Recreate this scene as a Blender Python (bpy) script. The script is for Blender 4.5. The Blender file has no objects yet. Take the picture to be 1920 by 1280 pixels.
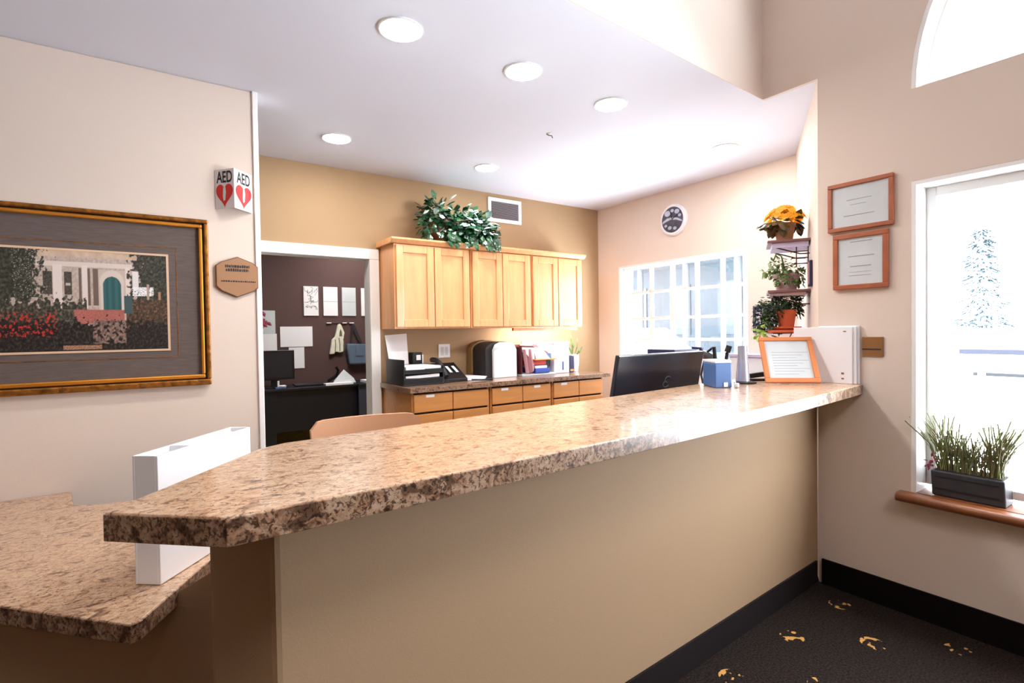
import bpy, bmesh, math, random
from mathutils import Vector, Matrix, noise
random.seed(7)
S = bpy.context.scene
COL = S.collection
PI = math.pi

# ---------------------------------------------------------------- materials
def lin(c):
    return tuple((v/255/12.92 if v/255 <= 0.04045 else ((v/255+0.055)/1.055)**2.4) for v in c)
def mat(name, rgb, rough=0.6, metal=0.0, var=0.0, scale=8.0, bump=0.0, bscale=60.0, spec=0.5, coat=0.0, emit=None, estr=0.0, trans=0.0, stretch=None):
    m = bpy.data.materials.new(name); m.use_nodes = True
    nt = m.node_tree; b = nt.nodes['Principled BSDF']
    c = lin(rgb)
    b.inputs['Base Color'].default_value = (*c, 1)
    b.inputs['Roughness'].default_value = rough
    b.inputs['Metallic'].default_value = metal
    b.inputs['Specular IOR Level'].default_value = spec
    b.inputs['Coat Weight'].default_value = coat
    b.inputs['Coat Roughness'].default_value = 0.08
    b.inputs['Transmission Weight'].default_value = trans
    if emit:
        b.inputs['Emission Color'].default_value = (*lin(emit), 1)
        b.inputs['Emission Strength'].default_value = estr
    tc = None
    if var or bump:
        tc = nt.nodes.new('ShaderNodeTexCoord')
        mp = nt.nodes.new('ShaderNodeMapping')
        nt.links.new(tc.outputs['Object'], mp.inputs['Vector'])
        if stretch: mp.inputs['Scale'].default_value = stretch
    if var:
        n = nt.nodes.new('ShaderNodeTexNoise'); n.inputs['Scale'].default_value = scale; n.inputs['Detail'].default_value = 5
        nt.links.new(mp.outputs[0], n.inputs['Vector'])
        r = nt.nodes.new('ShaderNodeValToRGB')
        r.color_ramp.elements[0].position = 0.3; r.color_ramp.elements[1].position = 0.7
        r.color_ramp.elements[0].color = (*[x*(1-var) for x in c], 1)
        r.color_ramp.elements[1].color = (*[min(1, x*(1+var)) for x in c], 1)
        nt.links.new(n.outputs['Fac'], r.inputs['Fac']); nt.links.new(r.outputs['Color'], b.inputs['Base Color'])
    if bump:
        n2 = nt.nodes.new('ShaderNodeTexNoise'); n2.inputs['Scale'].default_value = bscale; n2.inputs['Detail'].default_value = 3
        nt.links.new(mp.outputs[0], n2.inputs['Vector'])
        bp = nt.nodes.new('ShaderNodeBump'); bp.inputs['Strength'].default_value = bump; bp.inputs['Distance'].default_value = 0.003
        nt.links.new(n2.outputs['Fac'], bp.inputs['Height']); nt.links.new(bp.outputs['Normal'], b.inputs['Normal'])
    return m

M = {}
def D(k, *a, **kw): M[k] = mat(k, *a, **kw)
D('wall_beige', (224, 208, 196), 0.75, bump=0.12, bscale=180)
D('wall_tan', (170, 141, 107), 0.75, bump=0.12, bscale=180)
D('wall_front', (164, 134, 104), 0.72, bump=0.12, bscale=180)
D('wall_cream', (234, 219, 207), 0.75, bump=0.12, bscale=180)
D('wall_brown', (88, 63, 61), 0.75, bump=0.12, bscale=180)
D('ceiling_white', (226, 229, 242), 0.8, bump=0.1, bscale=150)
D('white_trim', (246, 245, 244), 0.45)
D('maple', (232, 170, 114), 0.38, var=0.10, scale=5, stretch=(6, 6, 0.5), coat=0.25)
D('maple_drawer', (205, 140, 78), 0.38, var=0.10, scale=5, stretch=(0.5, 6, 6), coat=0.25)
D('dark_gap', (58, 34, 20), 0.8)
D('black_plastic', (18, 18, 24), 0.35)
D('black_soft', (26, 24, 30), 0.55)
D('monitor_black', (28, 30, 42), 0.3, coat=0.2)
D('grey_mark', (84, 92, 104), 0.4)
D('white_plastic', (240, 240, 246), 0.4)
D('white_gloss', (250, 250, 254), 0.22)
D('paper', (243, 242, 246), 0.85)
D('paper_grey', (206, 212, 216), 0.85, var=0.06, scale=6)
D('ink', (52, 48, 52), 0.8)
D('ink_light', (150, 148, 156), 0.8)
D('frame_wood', (166, 92, 58), 0.42, var=0.12, scale=7, stretch=(2, 2, 2))
D('frame_orange', (205, 124, 70), 0.42, var=0.10, scale=7)
D('sill_wood', (128, 74, 42), 0.35, var=0.15, scale=6, stretch=(4, .6, 4), coat=0.3)
D('plaque_bronze', (168, 126, 94), 0.42, metal=0.25)
D('plaque_edge', (112, 78, 58), 0.45, metal=0.25)
D('plate_brass', (150, 108, 66), 0.4, metal=0.5)
D('red', (228, 22, 26), 0.4)
D('black_ink', (16, 14, 16), 0.5)
D('bolt_white', (225, 240, 240), 0.5)
D('carpet_olive', (150, 136, 88), 0.95, var=0.2, scale=60, bump=0.5, bscale=300)
D('base_dark', (14, 8, 8), 0.7, spec=.15)
D('base_counter', (30, 23, 24), 0.6, spec=.2)
D('desk_black', (24, 24, 34), 0.4, var=.1, scale=3)
D('desk_navy', (62, 67, 86), 0.42)
D('chair_tan', (205, 150, 112), 0.5)
D('blue_box', (78, 112, 168), 0.42)
D('blue_dark', (56, 80, 132), 0.42)
D('blue_cloth', (50, 76, 168), 0.6)
D('navy', (30, 34, 78), 0.5)
D('pink_cloth', (176, 128, 136), 0.85)
D('maroon', (84, 28, 38), 0.6)
D('red_tray', (196, 48, 44), 0.4)
D('orange', (222, 150, 74), 0.5)
D('olive_side', (140, 108, 66), 0.5)
D('terracotta', (206, 96, 58), 0.7, var=0.06, scale=10)
D('pot_brown', (158, 112, 78), 0.7)
D('pot_pink', (196, 166, 164), 0.6)
D('basket', (104, 62, 36), 0.8, var=0.25, scale=40)
D('shelf_wood', (124, 84, 84), 0.5, var=0.1, scale=12)
D('wire', (62, 44, 48), 0.4, metal=0.4)
D('lavender', (196, 184, 214), 0.5)
D('leaf_ivy', (34, 84, 50), 0.2, var=0.5, scale=22, spec=1.0, coat=.6)
D('leaf_highlight', (186, 214, 210), 0.3, var=0.25, scale=30)  # pale colour for highlights on the ivy
D('leaf_herb', (96, 120, 62), 0.45, var=0.35, scale=26)
D('leaf_dark', (42, 64, 38), 0.4, var=0.5, scale=24)
D('leaf_lime', (168, 196, 92), 0.45, var=0.2, scale=24)
D('leaf_bronze', (92, 74, 34), 0.45, var=0.4, scale=24)
D('petal_yellow', (255, 196, 40), 0.5)
D('grass', (112, 116, 66), 0.6, var=0.4, scale=14)
D('grass_dry', (110, 96, 66), 0.6, var=0.3, scale=14)
D('planter_dark', (50, 50, 56), 0.55, var=0.25, scale=8, bump=.4, bscale=30)
D('heather', (150, 60, 84), 0.6)
D('soil', (48, 36, 28), 0.95)
D('bag_cream', (226, 222, 200), 0.8, var=0.1, scale=12)
D('bag_shadow', (100, 98, 82), 0.8)
D('bag_blue', (88, 104, 124), 0.6, var=.08, scale=8)
D('bag_strap', (36, 32, 36), 0.6)
D('silver', (190, 190, 206), 0.25, metal=0.5)
D('vent_grey', (148, 140, 146), 0.5, metal=0.2)
D('clock_dark', (74, 74, 90), 0.3, var=0.5, scale=14)
D('clock_light', (190, 196, 214), 0.3, var=0.25, scale=16)
D('glass_blue', (70, 90, 150), 0.2)
D('snow', (236, 238, 242), 0.9)
D('conifer', (44, 64, 71), 0.8, var=0.3, scale=3)
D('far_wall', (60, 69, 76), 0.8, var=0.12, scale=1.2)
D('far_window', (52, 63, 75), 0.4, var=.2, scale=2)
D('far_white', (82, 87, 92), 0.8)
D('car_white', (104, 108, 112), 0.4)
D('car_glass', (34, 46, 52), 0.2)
D('rail_blue', (13, 18, 42), 0.6)
D('kerb', (44, 46, 50), 0.8)
D('bark', (80, 62, 52), 0.9)
D('gold_light', (226, 150, 56), 0.34, metal=0.75, var=0.12, scale=9)
D('gold_dark', (150, 96, 38), 0.4, metal=0.7, var=0.5, scale=38, bump=0.9, bscale=70)
D('gold_black', (30, 18, 12), 0.5)
D('mat_taupe', (96, 83, 79), 0.8, var=0.14, scale=16, stretch=(1, 1, 7))
D('mat_bevel', (214, 180, 150), 0.7)
D('light_lens', (255, 250, 242), 0.5, emit=(255, 249, 241), estr=150)
D('bar_lens', (255, 252, 246), 0.5, emit=(255, 250, 242), estr=90)
D('panel_lens', (255, 252, 246), 0.5, emit=(255, 250, 242), estr=9)
D('light_trim', (250, 250, 250), 0.5)

def granite(name, k, tint=(1,1,1), sh=.012):
    m = bpy.data.materials.new(name); m.use_nodes = True
    nt = m.node_tree; b = nt.nodes['Principled BSDF']; L = nt.links.new; N = nt.nodes.new
    tc = N('ShaderNodeTexCoord'); mp = N('ShaderNodeMapping'); L(tc.outputs['Object'], mp.inputs['Vector'])
    mp.inputs['Scale'].default_value = (1.0, 1.35, 1.0); mp.inputs['Rotation'].default_value = (0, 0, .5)
    def noi(sc_, det, rough, dist=0.0):
        n = N('ShaderNodeTexNoise'); n.inputs['Scale'].default_value = sc_*k; n.inputs['Detail'].default_value = det
        n.inputs['Roughness'].default_value = rough; n.inputs['Distortion'].default_value = dist; L(mp.outputs[0], n.inputs['Vector']); return n
    def ramp(n, stops):
        r = N('ShaderNodeValToRGB'); e = r.color_ramp.elements
        e[0].position, c0 = stops[0]; e[0].color = (*c0, 1); e[1].position, c1 = stops[-1]; e[1].color = (*c1, 1)
        for p, c in stops[1:-1]: e.new(p).color = (*c, 1)
        L(n.outputs['Fac'], r.inputs['Fac']); return r
    r1 = ramp(noi(34, 9, .75), [(.30, lin((186, 142, 108))), (.46, lin((222, 186, 152))), (.62, lin((242, 216, 188))), (.80, lin((250, 232, 212)))])
    r2 = ramp(noi(15, 5, .62, 1.2), [(.36+sh, (.16, .10, .07)), (.43+sh, (.70, .58, .50)), (.50+sh, (1, 1, 1))])     # dark mineral patches
    r3 = ramp(noi(75, 4, .6, .8), [(.36+sh, (.12, .07, .05)), (.455+sh, (1, 1, 1))])                                # fine flecks
    m0 = N('ShaderNodeMixRGB'); m0.blend_type = 'MULTIPLY'; m0.inputs[0].default_value = .85
    m1 = N('ShaderNodeMixRGB'); m1.blend_type = 'MULTIPLY'; m1.inputs[0].default_value = .85
    L(r1.outputs[0], m0.inputs[1]); L(r3.outputs[0], m0.inputs[2]); L(m0.outputs[0], m1.inputs[1]); L(r2.outputs[0], m1.inputs[2])
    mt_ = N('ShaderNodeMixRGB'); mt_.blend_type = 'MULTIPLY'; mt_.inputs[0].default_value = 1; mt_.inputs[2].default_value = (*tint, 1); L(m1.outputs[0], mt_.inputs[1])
    L(mt_.outputs[0], b.inputs['Base Color'])
    b.inputs['Coat Weight'].default_value = .45; b.inputs['Coat Roughness'].default_value = .10; b.inputs['Roughness'].default_value = 0.28; b.inputs['Specular IOR Level'].default_value = 0.5
    return m
M['granite'] = granite('granite', 1.5, (.83,.77,.72), -.012)
M['granite_edge_shade'] = granite('granite_edge_shade', 1.5, (.50,.46,.46), .05)  # edge copy of the laminate, shade put into its darker tint
M['granite_fine'] = granite('granite_fine', 2.0, (.42,.36,.34))

def carpet():
    m = bpy.data.materials.new('carpet_dark'); m.use_nodes = True
    nt = m.node_tree; b = nt.nodes['Principled BSDF']; L = nt.links.new; N = nt.nodes.new
    tc = N('ShaderNodeTexCoord'); mp = N('ShaderNodeMapping'); L(tc.outputs['Object'], mp.inputs['Vector'])
    mp.vector_type = 'TEXTURE'
    mp.inputs['Location'].default_value = (2.362, 1.212, 0); mp.inputs['Rotation'].default_value = (0, 0, -PI/4); mp.inputs['Scale'].default_value = (.332,)*3
    add = N('ShaderNodeVectorMath'); add.inputs[1].default_value = (.5, .5, 0); L(mp.outputs[0], add.inputs[0])
    fr = N('ShaderNodeVectorMath'); fr.operation = 'FRACTION'; L(add.outputs[0], fr.inputs[0])
    sb = N('ShaderNodeVectorMath'); sb.operation = 'SUBTRACT'; sb.inputs[1].default_value = (.5, .5, 0); L(fr.outputs[0], sb.inputs[0])
    sc = N('ShaderNodeVectorMath'); sc.operation = 'MULTIPLY'; sc.inputs[1].default_value = (1, 1, 0); L(sb.outputs[0], sc.inputs[0])
    ln = N('ShaderNodeVectorMath'); ln.operation = 'LENGTH'; L(sc.outputs[0], ln.inputs[0])
    n = N('ShaderNodeTexNoise'); n.inputs['Scale'].default_value = 26; n.inputs['Detail'].default_value = 2; L(tc.outputs['Object'], n.inputs['Vector'])
    # leaf sprig: noise islands inside a small radius of each lattice point
    g1 = N('ShaderNodeMath'); g1.operation = 'LESS_THAN'; g1.inputs[1].default_value = 0.15; L(ln.outputs['Value'], g1.inputs[0])
    g2 = N('ShaderNodeMath'); g2.operation = 'GREATER_THAN'; g2.inputs[1].default_value = 0.56; L(n.outputs['Fac'], g2.inputs[0])
    g = N('ShaderNodeMath'); g.operation = 'MULTIPLY'; L(g1.outputs[0], g.inputs[0]); L(g2.outputs[0], g.inputs[1])
    nb = N('ShaderNodeTexNoise'); nb.inputs['Scale'].default_value = 120; nb.inputs['Detail'].default_value = 3; L(tc.outputs['Object'], nb.inputs['Vector'])
    r = N('ShaderNodeValToRGB'); e = r.color_ramp.elements
    e[0].position = .35; e[0].color = (*lin((20, 15, 13)), 1); e[1].position = .7; e[1].color = (*lin((54, 43, 38)), 1)
    L(nb.outputs['Fac'], r.inputs['Fac'])
    mx = N('ShaderNodeMixRGB'); mx.inputs[2].default_value = (*lin((206, 152, 84)), 1); L(g.outputs[0], mx.inputs[0]); L(r.outputs[0], mx.inputs[1])
    L(mx.outputs[0], b.inputs['Base Color']); b.inputs['Roughness'].default_value = .9; b.inputs['Specular IOR Level'].default_value = .12
    bp = N('ShaderNodeBump'); bp.inputs['Strength'].default_value = .6; bp.inputs['Distance'].default_value = .006
    L(nb.outputs['Fac'], bp.inputs['Height']); L(bp.outputs[0], b.inputs['Normal'])
    return m
M['carpet_dark'] = carpet()

def pane_mat():
    m = bpy.data.materials.new('window_glass'); m.use_nodes = True
    nt = m.node_tree; nt.nodes.clear(); N = nt.nodes.new; L = nt.links.new
    o = N('ShaderNodeOutputMaterial'); t = N('ShaderNodeBsdfTransparent'); g = N('ShaderNodeBsdfGlossy'); x = N('ShaderNodeMixShader')
    t.inputs[0].default_value = (.97, .98, .98, 1); g.inputs['Roughness'].default_value = .03; x.inputs[0].default_value = .06
    L(t.outputs[0], x.inputs[1]); L(g.outputs[0], x.inputs[2]); L(x.outputs[0], o.inputs[0])
    return m
M['window_glass'] = pane_mat()

def painting_mat():
    m = bpy.data.materials.new('painting_print'); m.use_nodes = True
    nt = m.node_tree; b = nt.nodes['Principled BSDF']
    a = nt.nodes.new('ShaderNodeVertexColor'); a.layer_name = 'paint'
    nt.links.new(a.outputs[0], b.inputs['Base Color']); b.inputs['Roughness'].default_value = .3
    return m
M['painting'] = painting_mat()

def translucent(name, rgb, k):
    m = bpy.data.materials.new(name); m.use_nodes = True; nt = m.node_tree
    b = nt.nodes['Principled BSDF']; o = nt.nodes['Material Output']
    b.inputs['Base Color'].default_value = (*lin(rgb), 1); b.inputs['Roughness'].default_value = .5
    t = nt.nodes.new('ShaderNodeBsdfTranslucent'); t.inputs[0].default_value = (*lin(rgb), 1)
    x = nt.nodes.new('ShaderNodeMixShader'); x.inputs[0].default_value = k
    nt.links.new(b.outputs[0], x.inputs[1]); nt.links.new(t.outputs[0], x.inputs[2]); nt.links.new(x.outputs[0], o.inputs[0])
    return m
M['petal_yellow'] = translucent('petal_translucent', (255, 204, 60), .45)
# ---------------------------------------------------------------- mesh building
class MB:
    def __init__(s): s.v = []; s.f = []
    def add(s, vs, fs):
        o = len(s.v); s.v += [tuple(x) for x in vs]; s.f += [tuple(i+o for i in f) for f in fs]; return s
    def box(s, x0, x1, y0, y1, z0, z1):
        return s.add([(x0,y0,z0),(x1,y0,z0),(x1,y1,z0),(x0,y1,z0),(x0,y0,z1),(x1,y0,z1),(x1,y1,z1),(x0,y1,z1)],
                     [(3,2,1,0),(4,5,6,7),(0,1,5,4),(1,2,6,5),(2,3,7,6),(3,0,4,7)])
    def obox(s, c, ax, ay, az, sx, sy, sz):
        c = Vector(c); ax = Vector(ax).normalized()*sx/2; ay = Vector(ay).normalized()*sy/2; az = Vector(az).normalized()*sz/2
        P = [c+i*ax+j*ay+k*az for k in (-1,1) for (i,j) in ((-1,-1),(1,-1),(1,1),(-1,1))]
        return s.add(P, [(3,2,1,0),(4,5,6,7),(0,1,5,4),(1,2,6,5),(2,3,7,6),(3,0,4,7)])
    def prism(s, poly, z0, z1):
        n = len(poly)
        return s.add([(x,y,z0) for x,y in poly]+[(x,y,z1) for x,y in poly],
                     [tuple(range(n-1,-1,-1)), tuple(range(n,2*n))]+[(i,(i+1)%n,n+(i+1)%n,n+i) for i in range(n)])
    def extr(s, pts, d):   # planar 3-D outline swept by vector d
        n = len(pts); d = Vector(d); A = [Vector(p) for p in pts]
        return s.add(A+[p+d for p in A], [tuple(range(n-1,-1,-1)), tuple(range(n,2*n))]+[(i,(i+1)%n,n+(i+1)%n,n+i) for i in range(n)])
    def cyl(s, p0, p1, r0, r1=None, n=16):
        r1 = r0 if r1 is None else r1
        a = Vector(p0); b = Vector(p1); d = (b-a).normalized()
        u = d.orthogonal().normalized(); w = d.cross(u)
        P = [a+(u*math.cos(2*PI*i/n)+w*math.sin(2*PI*i/n))*r0 for i in range(n)]+[b+(u*math.cos(2*PI*i/n)+w*math.sin(2*PI*i/n))*r1 for i in range(n)]
        return s.add(P, [tuple(range(n-1,-1,-1)), tuple(range(n,2*n))]+[(i,(i+1)%n,n+(i+1)%n,n+i) for i in range(n)])
    def lathe(s, prof, c, n=24, cap=True):
        P = []; F = []; k = len(prof)
        for r, z in prof:
            for i in range(n):
                a = 2*PI*i/n; P.append((c[0]+r*math.cos(a), c[1]+r*math.sin(a), c[2]+z))
        for j in range(k-1):
            for i in range(n): F.append((j*n+i, j*n+(i+1)%n, (j+1)*n+(i+1)%n, (j+1)*n+i))
        if cap: F += [tuple(range(n-1,-1,-1)), tuple((k-1)*n+i for i in range(n))]
        return s.add(P, F)
    def tube(s, pts, r, n=8):
        pts = [Vector(p) for p in pts]; P = []; F = []; k = len(pts); u = None
        for j, p in enumerate(pts):
            d = (pts[min(j+1,k-1)]-pts[max(j-1,0)]).normalized()
            u = d.orthogonal().normalized() if u is None else (u-d*u.dot(d)).normalized()
            w = d.cross(u)
            P += [p+(u*math.cos(2*PI*i/n)+w*math.sin(2*PI*i/n))*r for i in range(n)]
        for j in range(k-1):
            for i in range(n): F.append((j*n+i, j*n+(i+1)%n, (j+1)*n+(i+1)%n, (j+1)*n+i))
        F += [tuple(range(n-1,-1,-1)), tuple((k-1)*n+i for i in range(n))]
        return s.add(P, F)
    def leaf(s, p, d, up, l, w):   # bent pointed leaf
        p = Vector(p); d = Vector(d).normalized(); sd = d.cross(Vector(up)).normalized(); nrm = sd.cross(d)
        m = p+d*l*.45+nrm*l*.10; q = p+d*l-nrm*l*.06
        a = m+sd*w/2-nrm*w*.15; b = m-sd*w/2-nrm*w*.15
        c = p+d*l*.8+sd*w*.28-nrm*w*.1; e = p+d*l*.8-sd*w*.28-nrm*w*.1
        mm = p+d*l*.8+nrm*l*.04
        return s.add([p, a, m, b, c, mm, e, q], [(0,1,2),(0,2,3),(1,4,5,2),(2,5,6,3),(4,7,5),(5,7,6)])

def off(parent):
    o = Vector((0,0,0)); p = parent
    while p: o += p.location; p = p.parent
    return o
def build(mb, name, m, parent=None, bevel=0.0, smooth=False, seg=2, origin=None):
    me = bpy.data.meshes.new(name)
    loc = Vector((0,0,0))
    if parent is None:
        if origin is None:
            xs = [v[0] for v in mb.v]; ys = [v[1] for v in mb.v]; zs = [v[2] for v in mb.v]
            loc = Vector(((min(xs)+max(xs))/2, (min(ys)+max(ys))/2, min(zs)))
        else: loc = Vector(origin)
    o0 = off(parent) if parent else loc
    me.from_pydata([(x-o0.x, y-o0.y, z-o0.z) for x,y,z in mb.v], [], mb.f)
    bm = bmesh.new(); bm.from_mesh(me); bmesh.ops.recalc_face_normals(bm, faces=bm.faces)
    if bevel:
        ed = [e for e in bm.edges if len(e.link_faces) == 2 and e.calc_face_angle(0) > 0.6]
        bmesh.ops.bevel(bm, geom=ed, offset=bevel, segments=seg, affect='EDGES', profile=0.5, clamp_overlap=True)
    if smooth:
        for f in bm.faces: f.smooth = True
        for e in bm.edges:
            if len(e.link_faces) == 2 and e.calc_face_angle(0) > 0.7: e.smooth = False
    bm.to_mesh(me); bm.free()
    me.materials.append(M[m] if isinstance(m, str) else m)
    o = bpy.data.objects.new(name, me); COL.objects.link(o)
    if parent: o.parent = parent
    else: o.location = loc
    return o
def tag(o, label, cat, group=None, kind=None):
    o['label'] = label; o['category'] = cat
    if group: o['group'] = group
    if kind: o['kind'] = kind
    return o
def thing(name, label, cat, loc, group=None, kind=None):
    o = bpy.data.objects.new(name, None); o.empty_display_size = .05; COL.objects.link(o); o.location = loc
    return tag(o, label, cat, group, kind)
def struct(mb, name, m, label, cat, bevel=0, origin=(0,0,0), smooth=False):
    return tag(build(mb, name, m, None, bevel, smooth, origin=origin), label, cat, kind='structure')
def copy_tree(o, parent=None):
    c = o.copy(); COL.objects.link(c)
    if parent: c.parent = parent
    for ch in list(o.children): copy_tree(ch, c)
    return c
def B(*a): return MB().box(*a)
def text_mesh(mb, txt, origin, ux, uz, size, depth, nrm):
    cu = bpy.data.curves.new('lettering', 'FONT'); cu.body = txt; cu.size = size; cu.extrude = 0; cu.offset = size*.02
    ob = bpy.data.objects.new('lettering', cu); COL.objects.link(ob)
    dg = bpy.context.evaluated_depsgraph_get(); me = bpy.data.meshes.new_from_object(ob.evaluated_get(dg))
    xs = [v.co.x for v in me.vertices]; cx = (min(xs)+max(xs))/2
    ux = Vector(ux); uz = Vector(uz); nrm = Vector(nrm); origin = Vector(origin)
    mb.add([origin+ux*(v.co.x-cx)+uz*v.co.y+nrm*depth for v in me.vertices], [tuple(p.vertices) for p in me.polygons])
    bpy.data.objects.remove(ob); bpy.data.curves.remove(cu); bpy.data.meshes.remove(me)

# wall in the plane spanned by u (index au) and z, at coordinate c..c+t on the other axis
def wall_grid(axis, c, t, u0, u1, z0, z1, holes=(), arch=None):
    us = sorted(set([u0, u1]+[h[0] for h in holes]+[h[1] for h in holes]+([arch[0]-arch[2], arch[0]+arch[2]] if arch else [])))
    zs = sorted(set([z0, z1]+[h[2] for h in holes]+[h[3] for h in holes]+([arch[1], arch[1]+arch[2]] if arch else [])))
    bm = bmesh.new(); vd = {}
    def V(u, z):
        k = (round(u,5), round(z,5))
        if k not in vd: vd[k] = bm.verts.new((c,u,z) if axis == 'x' else (u,c,z))
        return vd[k]
    for i in range(len(us)-1):
        for j in range(len(zs)-1):
            mu = (us[i]+us[i+1])/2; mz = (zs[j]+zs[j+1])/2
            if any(h[0] < mu < h[1] and h[2] < mz < h[3] for h in holes): continue
            if arch and abs(mu-arch[0]) < arch[2] and arch[1] < mz < arch[1]+arch[2]: continue
            bm.faces.new([V(us[i],zs[j]), V(us[i+1],zs[j]), V(us[i+1],zs[j+1]), V(us[i],zs[j+1])])
    if arch:
        n = 40; zt = arch[1]+arch[2]
        pr = None
        for k in range(n+1):
            a = PI-PI*k/n; p = (arch[0]+arch[2]*math.cos(a), arch[1]+arch[2]*math.sin(a))
            if pr:
                q = [V(*pr), V(*p), V(p[0], zt), V(pr[0], zt)]; qq = []
                for x in q:
                    if x not in qq: qq.append(x)
                if len(qq) > 2: bm.faces.new(qq)
            pr = p
    bmesh.ops.recalc_face_normals(bm, faces=bm.faces)
    g = bmesh.ops.extrude_face_region(bm, geom=list(bm.faces))
    vs = [e for e in g['geom'] if isinstance(e, bmesh.types.BMVert)]
    bmesh.ops.translate(bm, verts=vs, vec=(t,0,0) if axis == 'x' else (0,t,0))
    bm.verts.index_update()
    mb = MB(); mb.v = [tuple(v.co) for v in bm.verts]; mb.f = [tuple(v.index for v in f.verts) for f in bm.faces]
    bm.free(); return mb

# ================================================================= the room
H = 2.74; XN = 3.0; YB = 4.275; XC = 4.167; YL = 3.19
HL = 4.4
AW = (1.388, 0.6017)            # the splayed wall: y = 1.388 + 0.6017 (x - 3)
struct(B(-4.2, 4.4, -4.2, 4.4, -.1, 0), 'floor', 'carpet_dark', 'dark brown carpet dotted with small tan leaf motifs', 'floor')
struct(B(-.2, 3.8, 4.4, 7.3, -.1, 0), 'floor_office', 'carpet_olive', 'olive carpet beyond the doorway', 'floor')
# soffit line: ceiling over reception is low, lobby is high
sof = [(-4.2, 1.36), (1.425, 1.624), (3.0, 1.698)]
struct(MB().prism([(-4.2,1.36),(3.02,1.698),(3.02,1.34),(4.4,1.85),(4.4,4.4),(-4.2,4.4)], H, H+.1), 'ceiling', 'ceiling_white', 'white low ceiling with recessed lights above the reception desk', 'ceiling')
struct(B(-4.2, 3.3, -4.2, 1.75, HL, HL+.1), 'ceiling_lobby', 'ceiling_white', 'high lobby ceiling above the front of the desk', 'ceiling')
struct(MB().prism([(-4.2,1.355),(3.0,1.693),(3.0,1.793),(-4.2,1.455)], H+.0005, HL), 'wall_soffit', 'wall_beige', 'beige drop wall where the high lobby meets the low ceiling', 'wall')
struct(B(-.2, 3.8, 4.395, 7.3, H, H+.1), 'ceiling_office', 'ceiling_white', 'office ceiling beyond the doorway', 'ceiling')
struct(wall_grid('x', XN, .2, -4.2, 1.388, 0, HL, [(-1.24, .966, .60, 2.085)], arch=(-.137, 2.522, 1.103)), 'wall_right', 'wall_beige', 'beige lobby wall with tall window and arched window', 'wall')
struct(B(3.0, 3.2, 1.388, 1.72, H+.0005, HL), 'wall_header', 'wall_beige', 'beige wall above the end of the desk', 'wall')
struct(MB().prism([(3.0,1.388),(4.167,2.09),(4.4,2.23),(4.4,1.9),(3.2,1.2),(3.2,1.388)], 0, H), 'wall_splay', 'wall_cream', 'narrow cream splayed wall behind the plant shelves', 'wall')
struct(wall_grid('x', XC, .18, 2.09, 4.4, 0, H, [(2.487, 3.966, 1.05, 2.075)]), 'wall_window', 'wall_cream', 'cream wall with clock and gridded window', 'wall')
struct(wall_grid('y', YB, .12, -4.2, 4.4, 0, H, [(.66, 1.563, 0, 2.055)]), 'wall_back', 'wall_tan', 'tan back wall behind the maple cabinets', 'wall')
struct(B(-4.2, .515, YL, YL+.14, 0, H), 'wall_left', 'wall_beige', 'beige wall holding the gold framed painting', 'wall', bevel=.008)
struct(B(.496, .524, YL-.012, YL+.152, 0, H), 'trim_1', 'white_trim', 'white corner guard strip at the end of the painting wall', 'trim', bevel=.004)
struct(B(-4.4, -4.2, -4.2, 4.4, 0, HL), 'wall_lobby_side', 'wall_front', 'tan far side wall of the lobby', 'wall')
struct(wall_grid('y', -4.4, .2, -4.2, 3.2, 0, HL), 'wall_lobby_entrance', 'wall_front', 'tan wall at the near end of the lobby', 'wall')
# office beyond the doorway
struct(B(-.2, 3.8, 7.2, 7.3, 0, H), 'wall_office_back', 'wall_brown', 'dark brown office wall behind the pinned papers', 'wall')
struct(B(-.2, 3.8, 7.19, 7.2, 0, .24), 'trim_2', 'carpet_olive', 'olive carpet strip on the office wall in place of floor', 'trim')  # strip added to stand in for the olive floor under the desk
struct(B(-.3, -.2, 4.395, 7.3, 0, H), 'wall_office_left', 'wall_brown', 'brown left side wall of the office', 'wall')
struct(B(3.8, 3.9, 4.395, 7.3, 0, H), 'wall_office_right', 'wall_brown', 'brown right side wall of the office', 'wall')
# half wall under the bar top
def fy(x): return 1.26+.0504*(x-.22)
hw = MB().prism([(.22,1.26),(3.02,fy(3.02)),(3.02,fy(3.02)+.13),(.30,1.395),(.19,1.47),(.10,1.38)], 0, 1.052)
struct(hw, 'wall_counter', 'wall_front', 'tan half wall carrying the bar top', 'half wall', bevel=.012)
struct(B(2.988, 3.0, -4.2, 1.37, 0, .136), 'baseboard_right', 'base_dark', 'black baseboard along the window wall', 'baseboard')
struct(MB().prism([(.232,1.25),(2.985,fy(2.985)-.010),(2.985,fy(2.985)),(.228,1.259)], 0, .118), 'baseboard_counter', 'base_counter', 'dark baseboard along the foot of the counter wall', 'baseboard')
# door casing
d = thing('door_1', 'white cased doorway opening to the dark office', 'doorway', (1.11, YB, 0), kind='structure')
build(B(.62, 1.607, YB-.022, YB, 2.02, 2.105), 'head_casing', 'white_trim', d, .004)
build(B(1.525, 1.607, YB-.022, YB, 0, 2.02), 'side_casing', 'white_trim', d, .004)
build(B(.66, 1.563, YB, YB+.12, 2.02, 2.055), 'head_jamb', 'white_trim', d)
build(B(1.525, 1.563, YB, YB+.12, 0, 2.02), 'side_jamb', 'white_trim', d)
build(B(.66, .70, YB, YB+.12, 0, 2.02), 'side_jamb', 'white_trim', d)

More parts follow.
